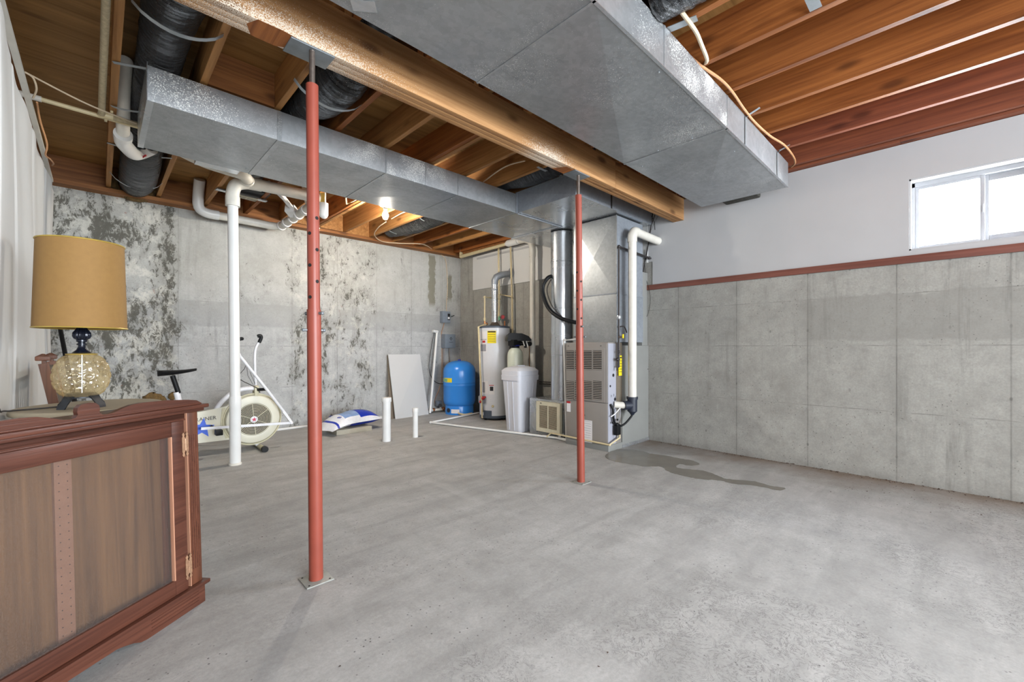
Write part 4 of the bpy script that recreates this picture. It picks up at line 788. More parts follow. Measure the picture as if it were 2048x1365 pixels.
# fittings manifold left of the tank
mf = thing('pump_manifold', 'cluster of well pump fittings and gauge left of blue tank', 'plumbing', (3.98, 5.9, 0))
c = onz(882, 819, .05)
obj('pressure_switch', MB().bbox(c.x-.05, c.x+.04, c.y+.02, c.y+.10, .10, .19, .008), 'dgrey', mf)
obj('manifold_pipe', MB().tube([(c.x-.22, c.y+.06, .045), (c.x+.16, c.y-.02, .045)], .022, 14).tube([(c.x, c.y+.02, .045), (c.x, c.y+.02, .12)], .014, 12), 'pvcd', mf)
obj('gauge', MB().lathe([(.03, 0), (.03, .02)], (c.x-.03, c.y-.02, .12), (-.5, -.8, .1), 20), 'bpl', mf)
obj('valve', MB().ball((c.x+.05, c.y, .055), .034).ball((c.x-.12, c.y+.04, .05), .03).ball((c.x+.1, c.y-.02, .05), .026), 'copper', mf)
obj('coupling', MB().tube([(c.x-.2, c.y+.055, .045), (c.x-.15, c.y+.045, .045)], .03, 14).tube([(c.x+.10, c.y-.01, .045), (c.x+.15, c.y-.02, .045)], .03, 14), 'pvc', mf)
obj('supply_tube', MB().tube([(c.x+.15, c.y-.02, .045), (4.2, 5.50, .03), (4.38, 5.47, .03)], .016, 10, smooth=4), 'cpvc', mf)
# ================================================================ WATER SOFTENER
bt = thing('brine_tank', 'white square softener salt tank with tapered sides and lid', 'tank', (4.06, 4.05, 0))
def ring_rect(x0, x1, y0, y1, r, z, n=4):
    out = []
    for cx_, cy_, a0 in ((x1-r, y1-r, 0), (x0+r, y1-r, PI/2), (x0+r, y0+r, PI), (x1-r, y0+r, 1.5*PI)):
        for k in range(n+1): a = a0+PI/2*k/n; out.append(Vector((cx_+r*math.cos(a), cy_+r*math.sin(a), z)))
    return out
def loft(mb, rings, cap=True):
    n = len(rings[0]); vs = [v for r in rings for v in r]; fs = [(i*n+j, i*n+(j+1) % n, (i+1)*n+(j+1) % n, (i+1)*n+j) for i in range(len(rings)-1) for j in range(n)]
    if cap: fs += [tuple(range(n))[::-1], tuple((len(rings)-1)*n+j for j in range(n))]
    return mb.add(vs, fs)
obj('body', loft(MB(), [ring_rect(3.925, 4.20, 3.915, 4.17, .035, 0), ring_rect(3.92, 4.205, 3.91, 4.175, .04, .02), ring_rect(3.878, 4.245, 3.875, 4.215, .045, .69)]), 'brine', bt)
lid = obj('lid', loft(MB(), [ring_rect(3.868, 4.258, 3.865, 4.228, .045, .675), ring_rect(3.865, 4.262, 3.862, 4.232, .045, .74), ring_rect(3.872, 4.255, 3.868, 4.226, .045, .742), ring_rect(3.868, 4.258, 3.865, 4.228, .045, .80), ring_rect(3.90, 4.225, 3.895, 4.195, .05, .835), ring_rect(3.99, 4.16, 3.98, 4.12, .04, .86)]), 'brine', bt)
for k in (0, 1): obj('rib', MB().tube([(3.915-.002, 4.0+k*.09, .02), (3.876, 4.0+k*.1, .66)], .004, 6).tube([(4.01+k*.1, 3.908, .02), (4.02+k*.12, 3.872, .66)], .004, 6), 'brine', bt)
obj('lid_hatch', MB().prism([(-.055, -.03), (.055, -.03), (.055, .03), (-.055, .03)], (4.06, 4.03, .858), (.9, -.3, 0), (.3, .9, 0), (0, 0, .012)), 'brine', lid)
rt = thing('softener_resin_tank', 'pale green resin tank with black control head behind salt tank', 'tank', (4.33, 4.41, 0))
rx_, ry_ = 4.33, 4.41
obj('tank', MB().lathe([(.112, 0), (.114, .03), (.114, .98), (.108, 1.03), (.09, 1.07), (.06, 1.095), (.055, 1.105)], (rx_, ry_, 0), n=40), 'resin', rt)
hd = obj('control_head', MB().lathe([(.062, 1.10), (.062, 1.125), (.05, 1.13), (.05, 1.17)], (rx_, ry_, 0), n=24).prism([(-.17, .0), (-.15, .09), (-.12, .115), (.05, .11), (.15, .07), (.19, .02), (.18, .0)], (rx_, ry_-.07, 1.20), (.80, -.58, 0), (0, 0, 1), (.08, .12, 0)), 'bpl', rt)
obj('head_body', MB().bbox(rx_-.09, rx_+.07, ry_-.06, ry_+.06, 1.13, 1.22, .012), 'bpl', rt); obj('clamp_band', MB().ring((rx_, ry_, 1.135), (0, 0, 1), .064, .008), 'bluek', hd)
obj('bypass_valve', MB().tube([(rx_+.05, ry_-.03, 1.165), (rx_+.18, ry_-.12, 1.16)], .028, 14).ball((rx_+.18, ry_-.12, 1.16), .034).tube([(rx_+.12, ry_-.09, 1.20), (rx_+.12, ry_-.09, 1.10)], .02, 12), 'bpl', rt)
obj('brine_clip', MB().tube([(rx_+.06, ry_-.09, 1.22), (rx_+.08, ry_-.11, 1.13)], .008, 8).tube([(rx_+.10, ry_-.12, 1.22), (rx_+.13, ry_-.13, 1.12)], .009, 8), 'pvc', rt)
wdb = tag(obj('wood_stud', MB().box(4.62, 4.70, 4.37, 4.41, 0, 1.13), 'jX'), 'short bare wooden stud standing behind the softener tank', 'stud')
cpp = tag(obj('wall_copper_pipes', MB().tube([onx(1079, 764, 4.70), onx(1112, 765.5, 4.70)], .008, 8).tube([onx(1079, 768, 4.70), onx(1112, 769, 4.70)], .008, 8), 'iron'), 'two thin dark pipes crossing wall between salt tank and riser', 'pipe')
# ================================================================ WALL BOXES AND CABLES
YW = YB-.002
sw = thing('disconnect_switch', 'upper small grey switch box with black side lever on wall', 'switch', (4.38, 6.2, 1.5))
w3 = lambda px, py, d=0: ony(px, py, YW-d)
a, b = w3(885.5, 645.5, .09), w3(901, 623.5, .09); obj('box', MB().bbox(a.x, b.x, YW-.09, YW, a.z, b.z, .005), 'dgrey', sw)
a, b = w3(895.5, 640.5, .092), w3(900, 628, .092); pn = obj('switch_plate', B(a.x, b.x, YW-.094, YW-.09, a.z, b.z), 'ink', sw, flat=True)
a, b = w3(896, 638.5, .1), w3(899.5, 634.5, .1); obj('rocker', B(a.x, b.x, YW-.099, YW-.094, a.z, b.z), 'lwhite', pn, flat=True)
p = w3(902.5, 634, .05); obj('lever', MB().bar((p.x, p.y, p.z), (p.x+.05, p.y-.02, p.z+.025), .018, .014), 'bpl', sw)
pb_ = thing('pump_control_box', 'lower larger grey pump control box with black diamond mark', 'electrical box', (4.43, 6.2, 1.1))
a, b = w3(890.5, 696.5, .13), w3(911, 669, .13); obj('box', MB().bbox(a.x, b.x, YW-.13, YW, a.z, b.z, .006), 'dgrey', pb_)
c = w3(902, 678, .131); d = .034; obj('diamond_mark', MB().prism([(0, d), (d*.85, 0), (0, -d), (-d*.85, 0)], (c.x, c.y, c.z), (1, 0, 0), (0, 0, 1), (0, -.001, 0)), 'ink', pb_)
obj('mark_centre', MB().prism([(0, d*.7), (d*.6, 0), (0, -d*.7), (-d*.6, 0)], (c.x, c.y-.001, c.z), (1, 0, 0), (0, 0, 1), (0, -.0008, 0)), 'dgrey', pb_)
text('lettering', 'D', .034, (c.x, c.y-.0024, c.z), (1, 0, 0), (0, 0, 1), 'ink', pb_); text('lettering', 'SQUARE D', .017, (c.x, c.y-.002, c.z-.062), (1, 0, 0), (0, 0, 1), 'ink', pb_, .0008)
cb = thing('switch_cable', 'cream cable sagging under the joists and down to switch box', 'cable', (4.3, 6.2, 1.6))
pts = [onz(772, 444, 2.745), onz(757, 455, 2.74), onz(749, 470, 2.735), onz(764, 483, 2.735), onz(800, 487, 2.735), onz(846, 489, 2.74)]
pts += [ony(868, 502, 6.20), ony(885, 512, 6.235), ony(891, 520, 6.236), ony(894, 545, 6.236), ony(895, 580, 6.236), ony(893, 605, 6.236), ony(893, 624, 6.236)]
obj('cable', MB().tube(pts, .0065, 8, smooth=8), 'wirew', cb)
obj('cable', MB().tube([ony(a, b, 6.236) for a, b in ((889, 645), (886, 656), (883, 668), (884, 700), (884, 730), (883, 760), (878, 780), (871, 797), (870, 806), (877, 812))], .005, 8, smooth=6), 'wireb', cb)
obj('conduit', MB().tube([ony(898.5, 697, 6.22), ony(900, 745, 6.22)], .009, 8).tube([ony(888, 697, 6.22), ony(887, 735, 6.22)], .006, 8), 'steel', cb)
obj('blocking', B(2.165, 2.549, 4.55, 4.65, 2.807, 2.845), 'jA', ce, flat=True)
lb = thing('lamp_holder', 'white porcelain bulb holder with lit bulb between the joists', 'light', onz(771, 404, 2.78))
L0 = Vector((2.40, 4.60, 2.782)); obj('junction_box', MB().lathe([(.055, .0), (.055, .03)], L0+Vector((0, 0, -.005)), n=20), 'galvd', lb); obj('holder', MB().lathe([(.024, -.07), (.028, -.04), (.06, -.03), (.062, -.008), (.05, -.005)], L0, n=28), 'porc', lb)
obj('bulb', MB().lathe([(.003, -.185), (.02, -.18), (.032, -.16), (.036, -.14), (.032, -.115), (.02, -.09), (.015, -.07)], L0, n=24), 'bulb', lb)
l = bpy.data.lights.new('bulb_light', 'POINT'); l.energy = 85; l.color = (1, .91, .78); l.shadow_soft_size = .05; o = bpy.data.objects.new('bulb_light', l); COL.objects.link(o); o.location = L0+Vector((0, 0, -.203))
c2 = thing('joist_cable', 'cream cable looping between joists ahead of the plenum', 'cable', onz(1000, 340, 2.8))
obj('cable', MB().tube([onz(967, 364, 2.80), onz(985, 350, 2.80), onz(1006, 336, 2.80), onz(1025, 328, 2.80), onz(1050, 322, 2.80)], .006, 8, smooth=6), 'wirew', c2)
c3 = thing('bulb_cable', 'short pale cable running beside the lit bulb', 'cable', onz(800, 430, 2.8)); obj('cable', MB().tube([onz(783, 438, 2.79), onz(797, 430, 2.79), onz(805, 426, 2.79), onz(815, 422, 2.79)], .006, 8, smooth=5), 'wirew', c3)
c4 = thing('duct_edge_cable', 'long brown cable following the top edge of wide duct', 'cable', onz(1400, 130, 2.77))
g = lambda *L: [onz(a, b, z) for a, b, z in L]
obj('cable', MB().tube(g((1240, -40, 2.77), (1277, 0, 2.77), (1305, 34, 2.77), (1330, 60, 2.77), (1360, 95, 2.77), (1400, 130, 2.768), (1440, 158, 2.765), (1464, 183, 2.765), (1488, 218, 2.765), (1510, 245, 2.765), (1540, 272, 2.77), (1568, 290, 2.77), (1586, 312, 2.77), (1590, 326, 2.77), (1583, 334, 2.77)), .008, 8, smooth=5), 'wireb', c4)
c5 = thing('white_ceiling_cable', 'thick cream cable crossing joists at the upper right', 'cable', onz(1390, 50, 2.77))
obj('cable', MB().tube(g((1325, -30, 2.765), (1345, 0, 2.765), (1372, 36, 2.765), (1392, 64, 2.765), (1404, 92, 2.765), (1413, 115, 2.765), (1413, 124, 2.77), (1407, 128, 2.80)), .0105, 10, smooth=5), 'wirew', c5)
c6 = thing('thin_water_line', 'small cream tubing elbow hanging between joists right of post', 'pipe', onz(690, 400, 2.8)); obj('tube', MB().tube(g((691, 388, 2.79), (693, 408, 2.79), (706, 403, 2.79), (728, 390, 2.79)), .008, 8), 'cpvc', c6)
# leaning items by the back wall
wpn = thing('leaning_white_pipe', 'white plastic pipe with elbow leaning left of blue tank', 'pipe', onz(859, 829, 0))
pA = Vector((3.965, 6.06, .015)); pB = ony(874, 664, 6.21); obj('pipe', MB().tube([pA, pB], .021, 16), 'pvc', wpn); obj('elbow', MB().ball(pB, .028).tube([pB, pB+Vector((-.09, -.0, .01))], .026, 14), 'pvc', wpn)
obj('hanging_cord', MB().tube([pB+Vector((-.06, -.01, 0)), ony(862, 700, 6.2), ony(858, 735, 6.2), ony(864, 757, 6.2), ony(876, 767, 6.2), ony(888, 768, 6.2)], .006, 8, smooth=6), 'wirek', wpn)
def leaning(name, label, b0, b1, t0, t1, th, mat, cat):
    b0, b1, t0, t1 = map(Vector, (b0, b1, t0, t1)); n = (b1-b0).cross(t0-b0).normalized()*th
    return tag(obj(name, MB().hexa([b0, b1, t1, t0, b0+n, b1+n, t1+n, t0+n]), mat, flat=True), label, cat)
bb0 = onz(791, 839, .0); bb1 = onz(857.5, 829, .0); YT = 6.20
leaning('wallboard_sheet', 'tall pale grey sheet leaning against the back wall', bb0, bb1, ony(776.5, 709.5, YT-.02), ony(840, 709, YT-.02), -.012, 'board', 'board')
leaning('thin_backing_board', 'narrow brown-edged board just behind the pale grey sheet', onz(783, 840, 0)+Vector((0, .05, 0)), onz(806, 836, 0)+Vector((0, .05, 0)), ony(775, 712, 6.236), ony(800, 712, 6.236), -.01, 'boardd', 'board')
# floor stubs
def stub(x, y, r, h, label):
    t = thing('pipe_stub', label, 'pipe', (x, y, 0), group='capped white floor stubs'); obj('pipe', MB().lathe([(r, 0), (r, h-.04)], (x, y, 0), n=28), 'pvc', t); obj('cap', MB().lathe([(r*1.14, h-.05), (r*1.17, h-.045), (r*1.17, h-.006), (r*1.1, h)], (x, y, 0), n=28), 'pvc', t)
stub(2.445, 4.66, .049, .515, 'taller and thicker white capped pipe standing on floor'); stub(2.81, 4.62, .033, .36, 'shorter slimmer white capped pipe standing on floor')
# salt bag on block
tag(obj('wood_block', MB().bbox(2.15, 2.62, 5.39, 5.72, 0, .062, .006), 'block'), 'pale wood block lying flat under the blue salt bag', 'block')
sb = thing('salt_bag', 'blue and white bag of softener salt lying on wood block', 'bag', (2.40, 5.6, .06), (0, 0, math.radians(14)))
m = MB(); nx, ny = 28, 14; L, Wd = .80, .42; top = []; 
def bagz(u, v): 
    f = (1-abs(2*u-1)**3.2)*(1-abs(2*v-1)**2.6); return f
for side in (1, -1):
    for i in range(nx+1):
        for j in range(ny+1):
            u, v = i/nx, j/ny; f = bagz(u, v); x = (u-.5)*L*(1-.03*math.sin(v*9)); y = (v-.5)*Wd*(1-.10*(1-abs(2*u-1)))
            droop = -.055*max(0, (.32-u)/.32)**1.3
            z = .065+side*(.125 if side > 0 else .055)*f**.7*(.7+.5*min(u*1.3, 1))+.006*math.sin(u*19+v*5)*f+droop+.0*side
            m.v.append(Vector((x, y, z)))
n1 = (nx+1)*(ny+1)
for i in range(nx):
    for j in range(ny):
        a = i*(ny+1)+j; q = (a, a+ny+1, a+ny+2, a+1); u = (i+.5)/nx; v = (j+.5)/ny
        mi = 0
        if u < .30: mi = 1 if .10 < u < .16 else 0
        elif u < .56: mi = 2 if v > .13 else 0
        else: mi = 1 if v > .10 and u < .96 else 0
        m.f.append(q); m.mi.append(mi); m.f.append(tuple(x+n1 for x in q[::-1])); m.mi.append(1 if u > .35 else 0)
for i in range(nx):
    for j in (0, ny): a = i*(ny+1)+j; m.f.append((a, a+ny+1, a+ny+1+n1, a+n1)); m.mi.append(0)
for j in range(ny):
    for i in (0, nx): a = i*(ny+1)+j; m.f.append((a, a+1, a+1+n1, a+n1)); m.mi.append(0)
bo = obj('sack', m, ['bag_w', 'bag_b', 'bag_l'], None, True, 50); bo.parent = sb
def baglet(s_, size, u, v, dz=.013):
    c = bpy.data.curves.new('lettering', 'FONT'); c.body = s_; c.size = size; c.extrude = .001; c.align_x = 'CENTER'; c.align_y = 'CENTER'; o = letters('lettering', c, M['bag_b']); o.parent = sb; o.location = ((u-.5)*L, (v-.5)*Wd, .15); o.rotation_euler = Matrix(((0.0, .93, -.37), (-1, 0, 0), (0, .37, .93))).to_euler()
baglet('SOFTENER', .052, .235, .5)
# ================================================================ DRAIN STACK
st = thing('drain_stack', 'white soil stack pipe rising from floor behind the red post', 'pipe', (.93, 4.73, 0))
X0, Y0 = .93, 4.73
obj('lower_pipe', MB().lathe([(.0475, 0), (.0475, .55), (.05, .56), (.05, .60)], (X0, Y0, 0), n=32), 'pvc', st)
obj('floor_flange', MB().lathe([(.055, 0), (.055, .012), (.049, .02)], (X0, Y0, 0), n=32), 'pvcd', st)
obj('upper_pipe', MB().tube([(X0, Y0, .58), (X0-.02, Y0, 2.52)], .0435, 32), 'pvc', st)
obj('collar', MB().tube([(X0-.0, Y0, .60), (X0, Y0, .645)], .049, 32), 'pvc', st)
xs = X0-.02; zr = 2.685
tee = obj('top_tee', MB().tube([(xs, Y0, 2.45), (xs, Y0, 2.56), (xs+.03, Y0, 2.65), (xs+.12, Y0, 2.69), (xs+.2, Y0, 2.695)], .056, 28, smooth=5).tube([(xs, Y0, 2.44), (xs, Y0, 2.53)], .060, 28).tube([(xs+.13, Y0, 2.695), (xs+.24, Y0, 2.70)], .06, 28), 'pvcd', st)
obj('cross_run', MB().tube([(xs+.2, Y0, 2.70), (1.70, Y0, 2.71)], .055, 28), 'pvcd', st)
obj('inlet_elbow', MB().tube([(xs-.42, Y0-.18, 2.78), (xs-.25, Y0-.17, 2.735), (xs-.08, Y0-.16, 2.72), (xs+.06, Y0-.14, 2.71), (xs+.12, Y0-.04, 2.69)], .05, 24, smooth=5), 'pvcd', st)
obj('inlet_collar', MB().ring((xs+.10, Y0-.07, 2.695), (.3, 1, -.2), .052, .012), 'pvcd', st)
X1 = 1.675
fit = obj('branch_run', MB().tube([(X1, Y0+.05, 2.655), (X1, 5.98, 2.655)], .046, 24), 'pvcd', st)
for y in (4.82, 5.04, 5.07, 5.28, 5.31, 5.5, 5.72, 5.75, 5.93): obj('fitting_ring', MB().tube([(X1, y, 2.655), (X1, y+.03, 2.655)], .056, 24), 'pvc', fit)
obj('back_run', MB().tube([(X1, 5.98, 2.655), (X1-.06, 6.02, 2.655), (X1-.12, 6.03, 2.655), (.95, 6.03, 2.665)], .046, 24), 'pvcd', st)
obj('back_elbow', MB().tube([(1.02, 6.03, 2.665), (.90, 6.03, 2.67), (.83, 6.03, 2.72), (.82, 6.0, 2.85), (.82, 5.9, 3.0)], .054, 24, smooth=4), 'pvc', st)
obj('side_branch', MB().tube([(X1-.02, 5.35, 2.68), (X1-.20, 5.15, 2.76), (X1-.40, 4.98, 2.83)], .026, 16).bar((X1-.02, 5.38, 2.67), (X1-.11, 5.27, 2.70), .10, .085), 'pvc', st)
obj('side_branch', MB().tube([(X1, 4.98, 2.68), (X1-.04, 4.93, 2.75), (X1-.1, 4.8, 2.81)], .027, 16), 'pvcd', st)
co_ = thing('cleanout_trap', 'white rounded pipe end beside yellow board just right of post', 'pipe', (1.78, 4.75, 2.55)); 
a = ony(647.5, 420, 4.70); obj('pipe_end', MB().tube([(a.x, 4.70, a.z-.05), (a.x, 4.70, a.z+.07)], .045, 20).ball((a.x, 4.70, a.z-.05), .045), 'pvc', co_); obj('backing_board', B(a.x-.05, a.x+.035, 4.755, 4.765, a.z-.02, 2.80), 'olive', co_, flat=True); obj('white_strip', B(a.x+.028, a.x+.042, 4.745, 4.755, a.z-.05, 2.79), 'pvc', co_, flat=True)
ef = thing('exhaust_fan_grille', 'slotted cream vent grille and grey bracket behind drain stack', 'vent', (1.0, 5.2, 2.75))
a, b = onz(432, 378, 2.765), onz(533, 403, 2.765); m = MB(); m.bar(a, b, .06, .012); obj('bracket', m, 'galvl', ef)
a, b = onz(474, 391, 2.755), onz(513, 401, 2.755); fr_ = obj('grille', MB().bar(a, b, .085, .012), 'beige', ef)
d = (b-a); n = Vector((-d.y, d.x, 0)).normalized()
for k in range(20): 
    if k == 9: continue
    c = a+d*((k+1)/21)-Vector((0, 0, .0065)); obj('slot', MB().bar(c-n*.028, c+n*.028, .005, .001), 'tan', fr_, flat=True)
a, b = onz(474, 372, 2.80), onz(512, 388, 2.80); obj('housing', MB().bbox(a.x, b.x+.12, min(a.y, b.y), max(a.y, b.y)+.12, 2.79, 2.9, .006), 'bpl', ef)
# upper-left pipes
pl1 = thing('cream_wall_pipe', 'cream pipe from left wall to the narrow duct end', 'pipe', (-.3, 4.19, 2.74)); y = 4.19
obj('pipe', MB().tube([(-.40, y, 2.75), (.42, y, 2.735)], .0145, 14), 'cpvc', pl1); obj('coupling', MB().tube([(-.40, y, 2.75), (-.27, y, 2.748)], .019, 14), 'pvcd', pl1); obj('clip', MB().box(.03, .045, y-.02, y+.02, 2.72, 2.78), 'cpvc', pl1)
pl2 = thing('dusty_cream_pipe', 'dust-speckled cream pipe running along the leftmost joist', 'pipe', (.0, 3, 2.75)); e = onz(203, 229, 2.745)
q = onz(212, 0, 2.745); dirn = (q-e).normalized()
obj('pipe', MB().tube([e+dirn*1.8, e, Vector((.42, e.y+.01, 2.745))], .0165, 14), 'cpvcd', pl2); obj('elbow', MB().ball(e, .023).tube([e, e+Vector((.06, 0, 0))], .021, 12), 'cpvc', pl2); obj('clip', MB().box(.06, .075, e.y-.03, e.y+.11, 2.765, 2.78), 'cpvc', pl2)
pl3 = thing('white_drain_elbow', 'white drain pipe elbow with red mark under black duct', 'pipe', (.15, 4.3, 2.7)); e1 = onz(246, 272, 2.70); e2 = onz(297, 300, 2.72)
obj('pipe', MB().tube([Vector((.125, 3.72, 2.96)), Vector((.126, 4.1, 2.86)), e1], .040, 22, smooth=4), 'pvcd', pl3)
r_ = (e2-e1)/2; c = (e1+e2)/2; arc = [e1, e1+Vector((.0, .07, -.02)), e1+Vector((.03, .15, -.03)), e1+r_*.9+Vector((0, .17, -.03)), e2+Vector((-.04, .10, -.0)), e2+Vector((.02, .02, .03))]
el = obj('elbow', MB().tube(arc, .05, 22, smooth=4), 'pvc', pl3); obj('collar', MB().tube([e1-Vector((0, .03, -.003)), e1+Vector((0, .02, -.005))], .056, 22), 'pvc', pl3); obj('red_mark', MB().tube([e2+Vector((-.05, .10, -.058)), e2+Vector((-.015, .03, -.040))], .007, 8), 'red', el)
lw = thing('left_wall_wires', 'thin cream wires strung from left wall to narrow duct', 'cable', (-.28, 3.5, 2.6))
a = onx(49, 144, -.30); b = onz(272, 247, 2.72); obj('wire', MB().tube([a, a.lerp(b, .5)-Vector((0, 0, .02)), b], .005, 8, smooth=8), 'wirew', lw)
obj('wire', MB().tube([a, onx(66, 156, -.27), onx(73, 178, -.26), onx(66, 196, -.28)], .005, 8, smooth=6), 'wirew', lw)
obj('wire', MB().tube([onx(74, 205, -.27), onx(80, 240, -.27), onx(94, 288, -.25), onx(91, 310, -.265), onx(100, 318, -.255), onx(107, 327, -.25), onx(104, 331, -.265)], .005, 8, smooth=6), 'wireb', lw)
# ================================================================ EXERCISE BIKE
YK = 5.30
K = lambda px, py, d=0: ony(px, py, YK-d)
bk = thing('exercise_bike', 'white and cream upright exercise bike with large fan wheel', 'exercise bike', (1.0, YK, 0))
wc = K(505, 838); RW = .262
sh = obj('fan_shroud', MB().lathe([(RW-.03, -.06), (RW, -.04), (RW, .035), (RW-.012, .055), (RW-.06, .065), (.175, .062), (.165, .050)], wc, (0, -1, 0), 56), 'bkc', bk)
obj('grille_back', MB().lathe([(.165, .051), (.165, .053)], wc, (0, -1, 0), 48), 'brownd', sh)
for k in range(11): obj('grille_ring', MB().ring(wc-Vector((0, .062, 0)), (0, 1, 0), .038+.0125*k, .0022, 48, 5), 'beige', sh)
for k in range(6):
    a = PI/2+k*PI/3+.1; d = Vector((math.cos(a), 0, math.sin(a))); obj('grille_spoke', MB().bar(wc-Vector((0, .064, 0))+d*.03, wc-Vector((0, .064, 0))+d*.168, .005, .004), 'beige', sh)
hb = obj('hub_cap', MB().lathe([(.034, .060), (.034, .068), (.030, .070)], wc, (0, -1, 0), 28), 'bag_w', sh)
def star(c, r, mat, parent, nm, rot=0, d=.002):
    poly = [((r if i % 2 == 0 else r*.42)*math.sin(PI*i/5+rot), (r if i % 2 == 0 else r*.42)*math.cos(PI*i/5+rot)) for i in range(10)]
    return obj(nm, MB().prism(poly, c, (1, 0, 0), (0, 0, 1), (0, -d, 0)), mat, parent, flat=True)
star(wc-Vector((0, .070, 0)), .027, 'starr', hb, 'star_emblem')
m = MB(); pol = [K(330, 832), K(398, 824), K(452, 813), K(468, 800), K(470, 870), K(459, 879), K(400, 886), K(330, 890)]
m.prism([(p.x, p.z) for p in pol], (0, YK+.03, 0), (1, 0, 0), (0, 0, 1), (0, -.055, 0)); cs = obj('chain_cover', m, 'bkc', bk)
obj('cover_rib', MB().prism([(p.x, p.z) for p in (K(443, 816), K(450, 815), K(447, 845), K(458, 875), K(450, 877), K(440, 848))], (0, YK-.03, 0), (1, 0, 0), (0, 0, 1), (0, .006, 0)), 'bkd', bk)
obj('cover_rim', MB().ring(wc-Vector((0, .03, 0)), (0, 1, 0), RW+.01, .008, 48, 6), 'bkd', sh)
sp_ = K(405, 857, .026); star(sp_, .105, 'starb', cs, 'star_emblem', .12)
text('lettering', 'TRAINER', .052, K(408, 839, .027), (1, 0, .09), (0, 0, 1), 'ink', cs)
text('lettering', 'AIR', .055, K(372, 846, .027), (1, 0, .09), (0, 0, 1), 'ink', cs)
obj('frame_tube', MB().tube([K(425, 832), K(440, 808), K(462, 788), K(485, 779), K(510, 777)], .024, 16, smooth=6), 'bkw', bk)
obj('seat_tube', MB().tube([K(368, 840), K(353, 785)], .026, 16), 'bkw', bk); obj('seat_post', MB().tube([K(357, 787), K(345, 752)], .0215, 16), 'bpl', bk)
m = MB(); s0 = K(315, 744); s1 = K(393, 742); Ls = (s1-s0).length; nn = 16; vs = []
for i in range(nn+1):
    u = i/nn; w_ = .095*(1-u)**.7+.022 if u > .02 else .06; zt_ = s0.z+(s1.z-s0.z)*u+.012*(u**3)-.012*math.sin(PI*u)*.3; 
    for j in range(12):
        a = 2*PI*j/12; vs.append((s0.x+Ls*u, YK+w_*math.cos(a)*.9, zt_+(.014 if math.sin(a) > 0 else .045*(1-u*.75))*math.sin(a)))
m.add(vs, [(i*12+j, i*12+(j+1) % 12, (i+1)*12+(j+1) % 12, (i+1)*12+j) for i in range(nn) for j in range(12)]+[tuple(range(12))[::-1], tuple(nn*12+j for j in range(12))]); obj('saddle', m, 'bpl', bk, angle=70)
for dy, nm in ((.14, 0), (-.22, 1)):
    hp = [K(584, 846, dy), K(572, 828, dy)] ; 
    if nm == 0:
        obj('lever_arm', MB().tube([K(584, 847, dy), K(570, 827, dy), K(530, 775, dy), K(480, 713, dy), K(468, 690, dy*.9)], .0145, 14), 'bkw', bk)
        obj('lever_end', MB().bar(K(584, 848, dy), K(566, 824, dy), .018, .032, (0, 1, 0)), 'bkw', bk)
        obj('hand_grip', MB().tube([K(468, 692, dy*.9), K(470, 682, dy*.9), K(483, 678, dy*.9)], .018, 14, smooth=4).ball(K(484, 678, dy*.9), .018), 'bpl', bk)
    else:
        obj('lever_arm', MB().tube([K(512, 785, dy), K(510, 745, dy), K(510, 703, dy), K(518, 684, dy)], .0145, 14, smooth=4), 'bkw', bk)
        obj('hand_grip', MB().tube([K(518, 686, dy), K(522, 677, dy), K(521, 672, dy), K(515, 673, dy)], .019, 14, smooth=5), 'bpl', bk)
obj('pedal_rod', MB().bar(K(402, 858, .14), K(584, 846, .14), .012, .026, (0, 0, 1)), 'bkw', bk)
obj('head_bracket', MB().bbox(K(507, 790).x, K(516, 790).x, YK-.05, YK+.05, K(510, 792).z, K(510, 772).z, .006), 'bkd', bk)
obj('foot_peg', MB().tube([K(516, 780, .05), K(533, 779, .12)], .016, 14), 'bpl', bk)
obj('brake_cable', MB().tube([K(481, 760, .05), K(490, 765, .05), K(505, 772, .07), K(516, 778, .07), K(520, 786, .08)], .004, 8, smooth=6).tube([K(480, 748, .05), K(489, 738, .05), K(492, 730, .05)], .003, 8).tube([K(493, 732, .05), K(496, 752, .05), K(506, 770, .05)], .002, 6).tube([K(500, 745, .05), K(510, 768, .05)], .002, 6), 'wirek', bk)
obj('crank', MB().bar(K(421, 852, .09), K(432, 858, .10), .012, .02), 'bpl', bk); obj('pedal', MB().bbox(K(424, 856).x, K(438, 860).x, YK-.21, YK-.12, K(430, 866).z, K(430, 856).z, .006), 'bpl', bk)
fx = K(518, 884).x; obj('rear_foot', MB().tube([(fx, YK+.20, .028), (fx, YK-.21, .028)], .024, 16), 'bkd', bk); obj('foot_cap', MB().tube([(fx, YK-.20, .031), (fx, YK-.25, .031)], .031, 18), 'bpl', bk)
fx2 = .42; obj('front_foot', MB().tube([(fx2, YK+.20, .026), (fx2, YK-.20, .026)], .024, 16), 'bkd', bk); obj('front_strut', MB().tube([(fx2, YK, .03), (.55, YK, .35)], .022, 12).tube([(fx, YK, .03), (wc.x, YK, wc.z-RW+.02)], .02, 12), 'bkw', bk)
fo = tag(obj('foam_patch', MB().ball(ony(306, 796, 6.23), .09, 14, (1, .45, .6)).ball(ony(322, 800, 6.23), .05, 12, (1, .5, .7)).ball(ony(345, 793, 6.23), .045, 12, (.8, .5, 1)), 'foam'), 'brown lumpy foam patch on back wall left of the bike', 'foam')
for v in fo.data.vertices: v.co += Vector((rnd.uniform(-1, 1), rnd.uniform(-.4, .4), rnd.uniform(-1, 1)))*.012
